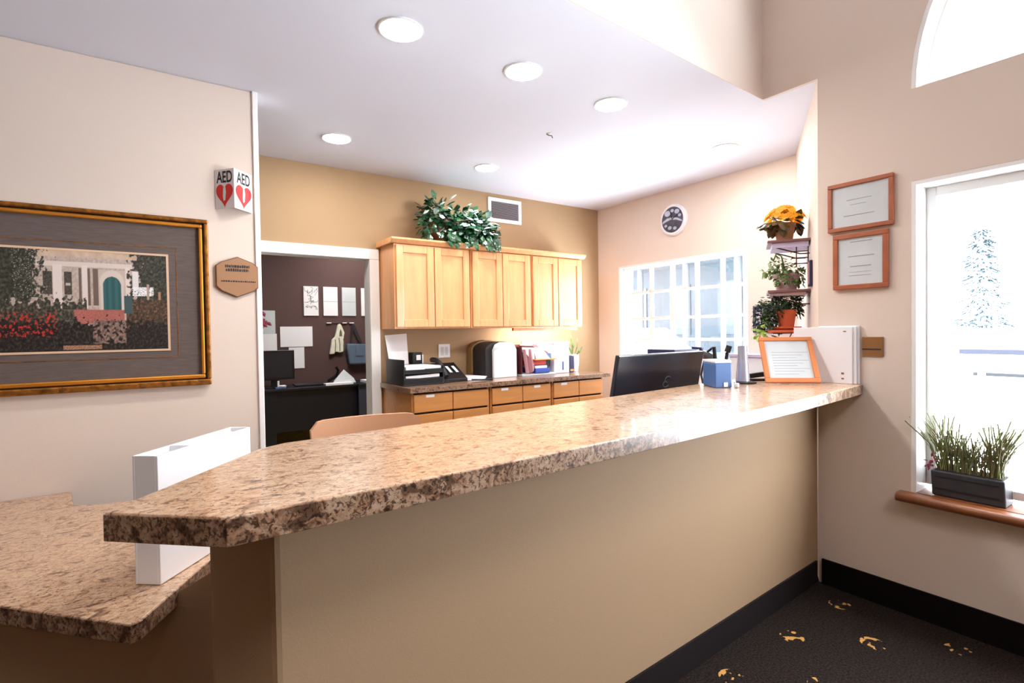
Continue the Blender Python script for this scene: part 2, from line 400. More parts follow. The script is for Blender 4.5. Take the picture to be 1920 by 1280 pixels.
# ---- windows
w = thing('window_1', 'tall lobby window with white frame and wooden sill', 'window', (3.1, -.137, .6), kind='structure')
build(B(3.001, 3.2, .946, .966, .60, 2.085).box(3.001, 3.2, -1.24, -1.22, .60, 2.085).box(3.001, 3.2, -1.22, .946, 2.065, 2.085), 'reveal_lining', 'white_trim', w)
build(B(3.13, 3.17, .906, .946, .62, 2.065).box(3.13, 3.17, -1.22, -1.18, .62, 2.065).box(3.13, 3.17, -1.18, .906, 2.02, 2.065).box(3.13, 3.17, -1.18, .906, .62, .66).box(3.135, 3.165, -.157, -.117, .66, 2.02), 'frame', 'white_trim', w, .004)
build(B(3.148, 3.152, -1.18, -.157, .66, 2.02).box(3.148, 3.152, -.117, .906, .66, 2.02), 'pane', 'window_glass', w)
sp = []
for a in range(9):
    t = -PI/2+PI*a/8; sp.append((2.955-.022*math.cos(t), 0, .577+.022*math.sin(t)))
sill = MB().extr([(x,1.01,z) for x,_,z in sp]+[(3.0,1.01,.599),(3.0,1.01,.555)], (0,-2.29,0)).box(3.0, 3.2, -1.22, .946, .60-.018, .60+.001)
build(sill, 'sill', 'sill_wood', w, 0, True)
w = thing('window_2', 'half round arched window high on the lobby wall', 'window', (3.1, -.137, 2.522), kind='structure')
def arch_ring(r0, r1, x0, x1):
    mb = MB(); n = 40
    for k in range(n):
        a0 = PI*k/n; a1 = PI*(k+1)/n; q = []
        for x in (x0, x1):
            for (r, a) in ((r0,a0),(r1,a0),(r1,a1),(r0,a1)): q.append((x, -.137+r*math.cos(a), 2.522+r*math.sin(a)))
        mb.add(q, [(0,1,2,3),(7,6,5,4),(0,4,5,1),(1,5,6,2),(2,6,7,3),(3,7,4,0)])
    return mb
build(arch_ring(1.083, 1.103, 3.001, 3.2), 'reveal_lining', 'white_trim', w)
build(arch_ring(1.03, 1.083, 3.13, 3.17).box(3.13, 3.17, -1.19, .916, 2.522, 2.56), 'frame', 'white_trim', w)
gl = MB().extr([(3.148, -.137+1.03*math.cos(PI*k/40), 2.56+1.0*math.sin(PI*k/40)) for k in range(41)], (.004,0,0))
build(gl, 'pane', 'window_glass', w)
w = thing('window_3', 'white gridded window behind the computer monitor', 'window', (XC, 3.226, 1.05), kind='structure')
build(B(XC-.004, XC+.18, 3.946, 3.966, 1.05, 2.075).box(XC-.004, XC+.18, 2.487, 2.507, 1.05, 2.075).box(XC-.004, XC+.18, 2.507, 3.946, 2.055, 2.075).box(XC-.03, XC+.18, 2.487, 3.966, 1.05, 1.075), 'reveal_lining', 'white_trim', w)
fx0, fx1 = 4.225, 4.265
build(B(fx0, fx1, 3.85, 3.946, 1.075, 2.055).box(fx0, fx1, 2.507, 2.575, 1.075, 2.055).box(fx0, fx1, 2.575, 3.85, 2.035, 2.055).box(fx0, fx1, 2.575, 3.85, 1.075, 1.12), 'frame', 'white_trim', w, .003)
mun = MB()
for y, hw_ in ((3.585,.017),(3.322,.021),(3.043,.017),(2.776,.017)): mun.box(fx0+.006, fx1-.006, y-hw_, y+hw_, 1.12, 2.035)
for z in (1.785, 1.515, 1.30):
    for y0, y1 in ((2.575,2.759),(2.793,3.026),(3.06,3.301),(3.343,3.568),(3.602,3.85)): mun.box(fx0+.008, fx1-.008, y0, y1, z-.013, z+.013)
build(mun, 'muntin', 'white_trim', w)
build(B(4.243, 4.247, 2.575, 3.85, 1.12, 2.035), 'pane', 'window_glass', w)

# ================================================================= counters
top = [(.098,.967),(.42,.975),(.765,.989),(1.325,1.018),(2.173,1.083),(2.997,1.172),(2.997,1.382),(3.25,1.535),(3.25,1.79),(2.416,1.735),(1.64,1.655),(.716,1.572),(.30,1.54),(.235,1.505),(-.069,1.126)]
def band(poly, d):   # outline pushed outward by d
    n = len(poly); out = []; ar = sum(poly[i][0]*poly[(i+1)%n][1]-poly[(i+1)%n][0]*poly[i][1] for i in range(n)); sg_ = 1 if ar > 0 else -1
    for i in range(n):
        p = Vector(poly[i]); a = (p-Vector(poly[i-1])).normalized(); b = (Vector(poly[(i+1)%n])-p).normalized()
        na = Vector((a.y,-a.x))*sg_; nb_2 = Vector((b.y,-b.x))*sg_; m_ = (na+nb_2).normalized(); q = p+m_*d/max(.4, m_.dot(na)); out.append((q.x,q.y))
    return out
bt_ = thing('bar_countertop', 'long speckled tan laminate bar top over the tan half wall', 'countertop', (1.5, 1.3, 1.053))
build(MB().prism(top, 1.0535, 1.103), 'slab', 'granite', bt_, .003)
build(MB().prism(band(top, .0015), 1.053, 1.0995), 'shaded_edge', 'granite_edge_shade', bt_, .0015)['label'] = 'speckled edge with shade put into its colour'  # shade on the upright edge is painted by the darker tint

ld = thing('low_desk', 'low speckled laminate desk in the lower left corner beside the bar', 'desk', (-.6, 2.4, 0))
ltop = [(-.055,1.615),(-.035,1.622),(.16,1.955),(.44,2.42),(.44,2.78),(-.17,2.86),(-.28,2.91),(-.315,3.185),(-2.2,3.185),(-2.2,2.95),(-1.6,3.0),(-1.1,2.74),(-.345,1.942)]
ltop = [(-.055,1.615),(-.035,1.622),(.16,1.955),(.44,2.42),(.44,2.78),(-.17,2.86),(-.28,2.91),(-.315,3.185),(-1.7,3.185),(-1.7,3.1),(-1.35,3.065)]
build(MB().prism(ltop, .6325, .682), 'desktop', 'granite', ld, .003)
build(MB().prism(band(ltop, .0015), .632, .6785), 'shaded_edge', 'granite_edge_shade', ld, .0015)['label'] = 'speckled edge with shade put into its colour'
build(MB().prism([(.285,1.545),(.33,1.60),(-1.22,3.10),(-1.28,3.045)], 0, .631), 'front_panel', 'wall_front', ld)
build(MB().extr([(.052,1.770,.6),(.285,1.546,.6),(.285,1.546,.86),(.052,1.770,.668)], (.02,.02,0)), 'gap_cover', 'wall_front', ld)  # added panel, covers the lit gap under the desk edge

# white box standing on the low desk, behind the tip of the bar
bx = thing('brochure_box', 'tall narrow white box on the low desk rising behind the bar tip', 'box', (.12, 2.0, .682))
A = Vector((.013,1.813)); Bv = Vector((-.040,1.900)); E1 = Vector((.305,2.165)); ed = (E1-A).normalized(); nd = Vector((-ed.y, ed.x)); L1 = (E1-A).length
wd = .078; th = .007
def bp(u, v): q = A+ed*u+nd*v; return (q.x, q.y)
mbx = MB()
for (u0,u1,v0,v1) in ((0,L1,0,th),(0,L1,wd-th,wd),(0,th,th,wd-th),(L1-th,L1,th,wd-th),(.14,.147,th,wd-th)):
    mbx.prism([bp(u0,v0),bp(u1,v0),bp(u1,v1),bp(u0,v1)], .684, 1.058)
build(mbx, 'shell', 'white_gloss', bx, .002)
build(MB().prism([bp(th,th),bp(L1-th,th),bp(L1-th,wd-th),bp(th,wd-th)], .683, .69), 'bottom', 'white_gloss', bx)
mb2 = MB()
for v in (.03, .045, .062): mb2.prism([bp(.16,v),bp(L1-.015,v),bp(L1-.015,v+.006),bp(.16,v+.006)], .691, 1.045)
build(mb2, 'brochures', 'paper', bx)

# ================================================================= left wall
pf = thing('wall_picture', 'large gold framed garden painting with taupe mat on the left wall', 'painting', (-.32, YL, 1.147))
FX0, FX1, FZ0, FZ1 = -.915, .268, 1.147, 2.005
def ring_frame(x0,x1,z0,z1,wl,wt,wb,y0,y1):
    mb = MB()
    mb.box(x0,x1,y0,y1,z1-wt,z1).box(x0,x1,y0,y1,z0,z0+wb).box(x0,x0+wl,y0,y1,z0+wb,z1-wt).box(x1-wl,x1,y0,y1,z0+wb,z1-wt); return mb
build(ring_frame(FX0,FX1,FZ0,FZ1,.020,.020,.030,YL-.045,YL-.002), 'outer_moulding', 'gold_dark', pf, .006)
build(ring_frame(FX0+.020,FX1-.020,FZ0+.030,FZ1-.020,.006,.006,.005,YL-.022,YL-.002), 'dark_groove', 'gold_black', pf)
build(ring_frame(FX0+.026,FX1-.026,FZ0+.035,FZ1-.026,.017,.018,.020,YL-.034,YL-.002), 'inner_moulding', 'gold_light', pf, .005)
build(B(FX0+.043,FX1-.043,YL-.014,YL-.002,FZ0+.055,FZ1-.044), 'mat_board', 'mat_taupe', pf)
IX0, IX1, IZ0, IZ1 = -.735, .082, 1.340, 1.806
build(ring_frame(IX0-.010,IX1+.010,IZ0-.010,IZ1+.010,.010,.010,.010,YL-.018,YL-.014), 'mat_bevel', 'mat_bevel', pf)
build(ring_frame(IX0-.045,IX1+.045,IZ0-.045,IZ1+.045,.003,.003,.003,YL-.0155,YL-.014), 'mat_line', 'gold_dark', pf)
def fbm(x, y, o=4): return noise.fractal(Vector((x, y, 3.1)), 1.0, 2.0, o)
def mixc(a, b, t): t = max(0, min(1, t)); return tuple(a[i]*(1-t)+b[i]*t for i in range(3))
def paint(s, t):
    n1 = fbm(s*.05, t*.05); n2 = fbm(s*.22, t*.22+9); n3 = fbm(s*.55+5, t*.55); n4 = fbm(s*.12+30, t*.12, 3)
    c = mixc((196,180,170), (172,152,142), .5+n2)                       # facade
    if t < 492: c = mixc((206,184,160), (186,160,140), .5+n1)
    if 500 < t < 508 and 60 < s < 240: c = (214,200,192)
    for a, b in ((46,54),(72,88),(110,123)):
        if a < s < b and 517 < t < 556: c = mixc((48,46,44), (110,100,90), .4+n3)
    for a, b in ((112,121),):
        if a < s < b and 536 < t < 541: c = (190,178,170)
    for a, b in ((136,141),(153,158),(163,172)):
        if a < s < b and 510 < t < 575: c = (112,96,88)
    for a, b in ((90,106),(142,152),(225,234)):
        if a < s < b and 506 < t < 580: c = (222,208,202)
    if 172 < s < 226 and 512 < t < 583:
        c = (196,178,166)
        if ((s-199)/24)**2+((t-534)/22)**2 < 1 or (176 < s < 222 and t > 534): c = (210,196,186)
        if ((s-199)/18)**2+((t-541)/18)**2 < 1 or (181 < s < 217 and t > 541): c = (48,88,92) if int(s/6) % 2 else (58,100,102)
    if s > 228 and t < 592:
        e = (s-228)/30+n4*1.2
        if e > .3: c = mixc((38,40,38), (96,96,84), .35+n2*.9+n3*.4)
        if 240 < s < 252 and 512 < t < 545 : c = (222,216,216)
        if 240 < s < 282 and 540 < t < 556 and n3 < .25: c = (236,234,236)
        if 268 < s < 273 and 535 < t < 566: c = (176,150,136)
        if 292 < s < 297 and 548 < t < 566: c = (176,130,100)
    if s > 226 and t > 563: c = mixc((52,48,42), (136,98,74), .3+n2+.4*n3)
    if 222 < s < 238 and 556 < t < 588: c = (66,88,92)
    if s < 66+n4*34 and t < 566+n1*16:
        c = mixc((34,38,34), (92,92,78), .35+n2*.9)
        if n3 > .5 and s > 20: c = (190,176,168)
    if t > 566+n4*22 and s < 150:
        c = mixc((40,42,38), (120,112,96), .35+n2+.3*n3)
    if 126 < s < 222 and 582 < t < 606: c = mixc((150,84,78), (186,116,104), .5+n3)
    if t > 604+n4*18: c = mixc((26,25,27), (88,78,70), .22+n2*.8+.3*n3)
    if 160 < s < 224 and 600 < t < 642 and n4+n2*.5 > -.1: c = mixc((92,74,70), (156,128,116), .5+n2)
    if t > 585+n4*10 and t < 628 and s < 96 and n4*.8+n2+n3*.5 > .38: c = mixc((150,30,30), (206,64,50), .5+n3)
    if 105 < s < 176 and 644 < t < 651: c = mixc((120,84,64), (186,146,120), .5+n3)
    if t > 652: c = mixc((24,22,24), (50,44,44), .5+n3)
    return lin(c)
NXp, NZp = 330, 190
vs = []; cs = []
for j in range(NZp):
    for i in range(NXp):
        x = IX0+(IX1-IX0)*i/(NXp-1); z = IZ0+(IZ1-IZ0)*j/(NZp-1)
        vs.append((x, YL-.0165, z)); cs.append(paint((x+.53)/.00197, 480+(1.81-z)/.475*175))
mp_ = MB(); mp_.v = vs; mp_.f = [(j*NXp+i, j*NXp+i+1, (j+1)*NXp+i+1, (j+1)*NXp+i) for j in range(NZp-1) for i in range(NXp-1)]
po = build(mp_, 'painted_scene', 'painting', pf)
ca = po.data.color_attributes.new('paint', 'FLOAT_COLOR', 'POINT')
for i, c in enumerate(cs): ca.data[i].color = (*c, 1)

# heart sign: two panels meeting in a ridge
sg = thing('defibrillator_sign', 'white folded AED sign with red hearts above the bronze plaque', 'sign', (.40, YL, 2.075))
pl, pm, pr = Vector((.309,3.187)), Vector((.388,3.090)), Vector((.487,3.187))
panel = MB().prism([(pl.x,pl.y),(pm.x,pm.y),(pr.x,pr.y),(pr.x-.006,pr.y),(pm.x,pm.y+.008),(pl.x+.006,pl.y)], 2.072, 2.280)
build(panel, 'panels', 'white_gloss', sg, .001)

for a, b in ((pl, pm), (pm, pr)):
    u = (b-a).normalized(); U = Vector((u.x,u.y,0)); Nn = Vector((u.y,-u.x,0)); W = (b-a).length; c = (a+b)/2
    C0 = Vector((c.x, c.y, 2.072))
    lt = MB(); ht = MB(); bt = MB()
    text_mesh(lt, 'AED', C0+Vector((0,0,.138)), U*.66, (0,0,1.05), .080, .0012, Nn)
    hp = []
    for k in range(40):
        q = 2*PI*k/40; hx = 16*math.sin(q)**3; hz = 13*math.cos(q)-5*math.cos(2*q)-2*math.cos(3*q)-math.cos(4*q)
        hp.append(C0+U*hx*.0034*W/.125+Vector((0,0,.078+hz*.0042))+Nn*.001)
    ht.extr(hp, Nn*.001)
    zz = [(-.006,.112),(.009,.112),(.012,.085),(.006,.045),(-.006,.040),(-.012,.062),(-.010,.092)]
    bt.extr([C0+U*x*.8+Vector((0,0,z))+Nn*.0021 for x, z in zz], Nn*.0006)
    build(lt, 'lettering', 'black_ink', sg); h_ = build(ht, 'heart', 'red', sg); build(bt, 'bolt', 'bolt_white', h_)

pq = thing('wall_plaque', 'eight sided bronze plaque below the heart sign', 'plaque', (.405, YL, 1.61))
oc = [(.300,1.775),(.325,1.795),(.405,1.826),(.480,1.797),(.505,1.775),(.505,1.660),(.480,1.640),(.40,1.607),(.325,1.640),(.300,1.664)]
build(MB().extr([(x,YL-.003,z) for x,z in oc], (0,-.014,0)), 'backing', 'plaque_edge', pq)
build(MB().extr([(.4025+(x-.4025)*.96,YL-.017,1.717+(z-1.717)*.96) for x,z in oc], (0,-.004,0)), 'face', 'plaque_bronze', pq, .001)
random.seed(3)
for z, x0, x1, h in ((1.774,.345,.462,.016),(1.754,.348,.458,.016),(1.693,.325,.492,.008)):
    x = x0; dash = MB()
    while x < x1:
        wv_ = random.uniform(.004,.011); dash.box(x, min(x+wv_,x1), YL-.0218, YL-.021, z-h/2, z+h/2*random.uniform(.5,1)); x += wv_+.0025
    build(dash, 'engraved_line', 'ink', pq)

# ================================================================= ceiling things
cans = [(.944,2.185,'round recessed light nearest the lobby above the left end of the bar'),(1.616,2.19,'recessed ceiling light second along the row above the bar'),(2.284,2.225,'recessed ceiling light third along the row above the bar'),
        (3.55,2.30,'recessed ceiling light nearest the splayed wall and plant shelves'),(1.088,3.633,'recessed ceiling light in front of the doorway'),(2.296,3.632,'recessed ceiling light above the ivy on the cabinets')]
first = None
for x, y, lab in cans:
    if first is None:
        first = thing('ceiling_light', lab, 'ceiling light', (x, y, H), 'recessed ceiling lights')
        build(MB().lathe([(.088,-.0005),(.098,-.0005),(.098,-.005),(.090,-.007),(.088,-.004),(.088,-.0005)], (x,y,H), 32, cap=False), 'trim_ring', 'light_trim', first, smooth=True)
        build(MB().lathe([(.0875,-.0015),(.087,-.004),(.055,-.013),(.02,-.016)], (x,y,H), 32), 'lens', 'light_lens', first, smooth=True)
    else:
        c = copy_tree(first); c.location = (x, y, H); c['label'] = lab
sk = thing('ceiling_sprinkler', 'small dark sprinkler head on the white ceiling', 'sprinkler', (2.266, 2.78, H))
build(MB().lathe([(.018,-.001),(.018,-.004),(.006,-.006)], (2.266,2.78,H), 16), 'cover_plate', 'light_trim', sk)
build(MB().tube([(2.25,2.79,H-.005),(2.27,2.785,H-.012),(2.283,2.775,H-.014),(2.288,2.772,H-.030)], .003), 'arm', 'ink', sk)

# ================================================================= back wall
vt = thing('wall_vent', 'white framed grey air vent high on the tan back wall', 'vent', (2.905, YB, 2.465))
build(ring_frame(2.709,3.101,2.465,2.700,.035,.035,.035,YB-.014,YB-.001), 'frame', 'white_trim', vt, .003)
build(B(2.744,3.066,YB-.004,YB-.001,2.500,2.665), 'backing', 'ink', vt)
sl = MB()
for k in range(13):
    z = 2.506+k*.0125; sl.obox((2.905,YB-.009,z), (1,0,0), (0,1,.7), (0,-.7,1), .32, .011, .0035)
build(sl, 'louvres', 'vent_grey', vt)

# wall cabinets
def wall_cab(x0, x1, lab, side_left):
    r = thing('wall_cabinet', lab, 'cabinet', ((x0+x1)/2, 4.11, 1.435), 'maple wall cabinets')
    build(B(x0, x1, 3.972, YB-.001, 1.435, 2.120), 'body', 'maple', r, .002)
    mid = (x0+x1)/2; yd = 3.95
    for a, b in ((x0+.012, mid-.004), (mid+.004, x1-.012)):
        z0, z1 = 1.447, 2.110; st = .062
        mb = MB().box(a, a+st, yd, 3.971, z0, z1).box(b-st, b, yd, 3.971, z0, z1).box(a+st, b-st, yd, 3.971, z1-st, z1).box(a+st, b-st, yd, 3.971, z0, z0+st)
        dd = build(mb, 'door', 'maple', r, .004)
        build(B(a+st, b-st, yd+.011, 3.971, z0+st, z1-st), 'panel', 'maple', dd)
    return r
wall_cab(1.622, 2.318, 'maple wall cabinet beside the doorway, under the left of the ivy', True)
wall_cab(2.326, 2.982, 'middle maple wall cabinet above the white fronted bin', False)
wall_cab(2.990, 3.630, 'maple wall cabinet nearest the gridded window', False)
tag(build(MB().extr([(1.590,3.925,2.150),(1.590,3.925,2.165),(1.590,YB-.001,2.165),(1.590,YB-.001,2.121),(1.590,3.955,2.121)], (2.07,0,0)), 'cabinet_cornice', 'maple', None, .002), 'maple cornice board running along the top of the wall cabinets', 'cornice')

ub_l = thing('under_cabinet_light', 'slim light bar tucked under the wall cabinets nearest the window', 'light bar', (3.2, 4.02, 1.405))
build(B(2.80,3.60,4.00,4.03,1.405,1.4345), 'housing', 'maple', ub_l, .002)
build(MB().extr([(2.82,4.031,1.432),(2.82,4.031,1.412),(2.82,4.050,1.432)], (.76,0,0)), 'diffuser', 'bar_lens', ub_l)
# base cabinets
def base_cab(x0, x1, lab, tags):
    r = thing('base_cabinet', lab, 'cabinet', ((x0+x1)/2, 3.95, 0), 'maple base cabinets')
    build(B(x0+.0165, x1-.0165, 3.682, YB-.001, .10, .944), 'body', 'dark_gap', r)
    for a in (x0, x1-.016): build(B(a, a+.016, 3.676, YB-.001, .10, .9445), 'side_panel', 'maple_drawer', r)
    build(B(x0+.01, x1-.01, 3.74, YB-.001, 0, .0995), 'toe_kick', 'dark_gap', r)
    mid = (x0+x1)/2; y0 = 3.658
    for z0, z1, row in ((.793,.930,0),(.640,.778,1),(.12,.625,2)):
        for k, (a, b) in enumerate(((x0+.012, mid-.003), (mid+.003, x1-.012))):
            nm = 'drawer' if row < 2 else 'door'
            dr = build(B(a, b, y0, 3.6815, z0, z1), nm, 'maple_drawer', r, .005)
            if row == 0 and k in tags:
                cx = (a+b)/2+(-.03 if k == 0 else 0)
                build(B(cx-.035, cx+.035, y0-.002, y0-.0005, z1-.026, z1-.006), 'label_tag', 'white_plastic', dr)
    return r
base_cab(1.622, 2.312, 'maple drawer cabinet nearest the doorway, behind the tan chair', (0,))
base_cab(2.324, 2.972, 'middle maple drawer cabinet under the white fronted bin', (0,1))
base_cab(2.984, 3.616, 'maple drawer cabinet nearest the window wall', (0,))
tag(build(B(1.595, 3.690, 3.635, YB-.001, .946, .985).box(1.595, 3.690, YB-.02, YB-.001, .985, .99), 'back_countertop', 'granite_fine', None, .003), 'grey brown laminate worktop along the back wall', 'countertop')
CT = .986
# outlet
ot = thing('wall_outlet', 'white double outlet plate above the back worktop', 'outlet', (2.21, YB, 1.175))
build(B(2.155, 2.272, YB-.007, YB-.001, 1.172, 1.295), 'plate', 'white_plastic', ot, .002)
for a in (2.180, 2.222): build(B(a, a+.026, YB-.010, YB-.0071, 1.195, 1.270), 'rocker', 'paper_grey', ot)

# ivy on the cabinets
def foliage(mb, rnd, spots, n, l, w, droop=0.3, out=(0,0,0), ok=None):
    for _ in range(n):
        c, r = rnd.choice(spots)
        while True:
            v = Vector((rnd.uniform(-1,1), rnd.uniform(-1,1), rnd.uniform(-1,1)))
            if .35 < v.length < 1: break
        p = Vector(c)+Vector((v.x*r[0], v.y*r[1], v.z*r[2]))
        d_ = Vector((v.x, v.y, v.z-droop))+Vector(out)+Vector((rnd.uniform(-.6,.6), rnd.uniform(-.6,.6), rnd.uniform(-.6,.6)))
        if d_.length < .05: d_ = Vector((0,-1,0))
        if ok and not (ok(p) and ok(p+d_.normalized()*l*1.2)): continue
        up = Vector((rnd.uniform(-.5,.5), rnd.uniform(-.9,.1), 1))
        k = rnd.uniform(.7, 1.2); mb.leaf(p, d_, up, l*k, w*k)
rnd = random.Random(11)
iv = thing('ivy_plant', 'large bushy ivy in a brown basket on top of the wall cabinets', 'plant', (2.26, 4.08, 2.166))
build(MB().lathe([(.085,.001),(.125,.16),(.128,.17),(.118,.17),(.10,.06)], (2.10,4.10,2.166), 24), 'basket', 'basket', iv, smooth=True)
fb = MB()
foliage(fb, rnd, [((2.07,4.08,2.42),(.13,.11,.13)),((2.22,4.06,2.38),(.22,.12,.13)),((2.42,4.06,2.34),(.19,.12,.13)),((2.52,4.04,2.27),(.11,.10,.09)),((2.34,4.0,2.30),(.24,.09,.09))], 430, .092, .072, out=(0,-.25,0))
foliage(fb, rnd, [((1.97,4.04,2.30),(.08,.09,.10)),((2.30,3.97,2.25),(.26,.05,.06))], 90, .075, .05, droop=.8, out=(0,-.2,0))
for x, y in ((2.13,3.915),(2.30,3.915),(2.45,3.915),(2.56,3.92)):
    for k in range(9): fb.leaf((x+rnd.uniform(-.04,.04), y-rnd.uniform(0,.02), 2.25-k*.010), (rnd.uniform(-.6,.6),-.25,-1), (0,-1,.25), .075, .055)
build(fb, 'foliage', 'leaf_ivy', iv)
fv = MB()
foliage(fv, rnd, [((2.08,4.0,2.42),(.13,.07,.12)),((2.25,3.98,2.38),(.22,.07,.12)),((2.44,3.97,2.33),(.17,.07,.11)),((2.40,3.94,2.27),(.22,.03,.08))], 80, .082, .055, droop=.5, out=(0,-.5,0))
build(fv, 'highlight_leaves', 'leaf_highlight', iv)  # leaf highlights painted in as pale leaves
st = MB()
for k in range(7):
    a = rnd.uniform(-1,1); st.tube([(2.10,4.10,2.32),(2.10+a*.12,4.06,2.42),(2.12+a*.4,4.02,2.38)], .003, 5)
st.tube([(1.98,4.08,2.40),(1.90,4.06,2.47),(1.85,4.05,2.49)], .0025, 5)
build(st, 'stems', 'bark', iv)

# ---- things on the back worktop
tr = thing('letter_tray', 'black two tier paper tray at the left end of the back worktop', 'tray', (1.78, 3.98, CT))
mt = MB()
mt.box(1.615,1.965,3.80,4.16,CT,CT+.010).box(1.615,1.625,3.80,4.16,CT+.010,CT+.205).box(1.625,1.965,4.15,4.16,CT+.010,CT+.15).box(1.625,1.955,3.80,3.808,CT+.010,CT+.055)
mt.box(1.625,1.955,3.80,4.15,CT+.092,CT+.100).box(1.625,1.955,3.80,3.808,CT+.100,CT+.125).box(1.955,1.965,3.80,4.16,CT+.010,CT+.150)
build(mt, 'tiers', 'black_plastic', tr, .003)
build(MB().extr([(1.64,3.815,CT+.075),(1.75,3.815,CT+.078),(1.93,3.815,CT+.086),(1.93,3.815,CT+.060),(1.75,3.815,CT+.056),(1.64,3.815,CT+.060)], (0,.31,0)), 'lower_papers', 'paper', tr)
build(B(1.64,1.945,3.815,4.13,CT+.128,CT+.148).box(1.64,1.80,3.812,4.12,CT+.101,CT+.128), 'upper_papers', 'paper', tr)
pp = MB().obox((1.625,4.195,1.265), (1,0,.04), (0,1,.12), (-.04,-.12,1), .205, .004, .245)
tag(build(MB().extr([(1.672,4.163,CT+.0005),(1.825,4.163,CT+.0005),(1.842,4.255,1.396),(1.645,4.255,1.384)], (0,.004,0)), 'paper_sheet', 'paper', None), 'white sheet of paper standing behind the black letter tray', 'paper')
cb = thing('desk_caddy', 'small black desk caddy with white card behind the letter tray', 'caddy', (1.87, 4.21, CT))
build(B(1.862,1.952,4.178,4.262,CT,1.232), 'body', 'black_plastic', cb, .004)
build(B(1.895,1.935,4.174,4.177,1.165,1.210), 'card', 'paper', cb)
build(B(1.953,1.972,4.20,4.25,CT,1.21), 'side_card', 'paper', cb)
ph = thing('desk_phone', 'black desk phone with handset on the back worktop', 'phone', (2.09, 4.0, CT))
build(MB().extr([(1.985,3.86,CT),(1.985,4.14,CT),(1.985,4.14,CT+.135),(1.985,4.10,CT+.15),(1.985,3.86,CT+.025)], (.235,0,0)), 'base', 'black_plastic', ph, .006)
hs = [(2.015+.05*math.cos(a)*0, 3.86+.26*t, CT+.05+.13*t+.045*math.sin(PI*t)) for t, a in ((k/8,0) for k in range(9))]
build(MB().tube(hs, .022, 10), 'handset', 'black_soft', ph, smooth=True)
sd = Vector((0,.28,.14)).normalized(); up_ = Vector((0,-.14,.28)).normalized()
for cx, cz in ((2.105,.0),(2.165,.0)):
    pb = MB(); pb.obox(Vector((cx,3.985,CT+.099)), (1,0,0), sd, up_, .026, .105, .004); build(pb, 'button_strip', 'paper_grey', ph)
ky = MB()
for i in range(3):
    for j in range(3): ky.obox(Vector((2.185+.0,3.90,CT+.05)), (1,0,0), sd, up_, .012, .012, .004)
build(MB().tube([(2.0,3.90,CT+.05),(1.98,3.86,CT+.02),(1.985,3.83,CT+.008),(2.03,3.82,CT+.008)], .005), 'cord', 'black_soft', ph)
bi = thing('paper_holder', 'black cup holder beside the letter tray on the back worktop', 'holder', (1.94, 3.9, CT))
COL.objects.unlink(bi); bpy.data.objects.remove(bi)
fp = thing('paper_pile', 'loose white papers lying beside the phone on the back worktop', 'papers', (2.42, 3.98, CT))
for k in range(5):
    a = .08*k-.15
    build(MB().obox((2.325+.006*k,4.00+.01*k,CT+.004+k*.0045), (math.cos(a),math.sin(a),0), (-math.sin(a),math.cos(a),0), (0,0,1), .16, .27, .0035), 'sheet', 'paper', fp)
tag(build(MB().tube([(2.24,3.83,CT+.012),(2.32,3.80,CT+.008),(2.42,3.78,CT+.008)], .007), 'pen', 'black_plastic', None), 'black pen lying beside the phone and loose papers', 'pen')

# arch topped bin with white front
bn = thing('countertop_bin', 'arch topped white fronted bin with dark sides on the back worktop', 'bin', (2.58, 4.05, CT))
ap = []
for k in range(17):
    t = PI*k/16; ap.append((-math.cos(t), math.sin(t)))
def archpts(y, x0, x1, zt, sp):
    cx = (x0+x1)/2; rx = (x1-x0)/2; return [(x0,y,CT)]+[(cx+rx*c,y,sp+(zt-sp)*s_) for c,s_ in ap]+[(x1,y,CT)]
build(MB().extr(archpts(3.95,2.455,2.80,1.312,1.235), (0,.22,0)), 'body', 'black_soft', bn, smooth=True)
build(MB().extr(archpts(4.171,2.44,2.80,1.325,1.235), (0,.08,0)), 'back_shell', 'olive_side', bn, smooth=True)
build(MB().extr([(2.525,3.92,CT),(2.525,3.92,1.235),(2.55,3.92,1.285),(2.60,3.92,1.305),(2.70,3.92,1.305),(2.75,3.92,1.285),(2.775,3.92,1.235),(2.775,3.92,CT)], (0,.03,0)), 'front_panel', 'paper', bn, .004)
build(MB().extr([(2.52,3.915,1.225),(2.52,3.915,1.25),(2.57,3.915,1.27),(2.57,3.915,1.25)], (0,.005,0)), 'flap', 'paper_grey', bn)

# sorter with folders
so = thing('desk_sorter', 'black and red tray stack filled with folders beside the white fronted bin', 'organizer', (3.0, 4.05, CT))
build(B(2.815,3.215,3.89,4.24,CT,CT+.018), 'base_slab', 'paper_grey', so, .003)
build(B(2.815,2.83,3.91,4.24,CT+.018,1.255).box(2.83,3.20,4.22,4.24,CT+.018,1.27).box(3.195,3.205,4.05,4.24,CT+.018,1.16), 'shell', 'maroon', so)
build(B(2.95,3.21,3.87,4.22,1.128,1.138), 'shelf', 'orange', so, .002)
build(B(2.93,3.10,3.90,4.2,1.085,1.127), 'red_folder', 'red_tray', so)
build(B(3.10,3.19,3.95,4.2,1.06,1.126), 'dark_folder', 'black_soft', so)
build(B(2.96,3.13,3.88,4.19,CT+.019,1.052), 'blue_folders', 'blue_cloth', so, .008)
build(B(2.96,3.10,3.885,4.18,1.053,1.075), 'white_papers', 'paper', so)
build(MB().extr([(2.92,3.90,1.139),(3.15,3.90,1.139),(3.05,3.90,1.245),(2.86,3.90,1.23),(2.86,3.90,1.20)], (0,.3,0)), 'leaning_papers', 'paper', so)
build(MB().extr([(3.16,3.93,1.139),(3.19,3.93,1.139),(3.185,3.93,1.185),(3.13,3.93,1.185)], (0,.25,0)), 'blue_card', 'blue_box', so)
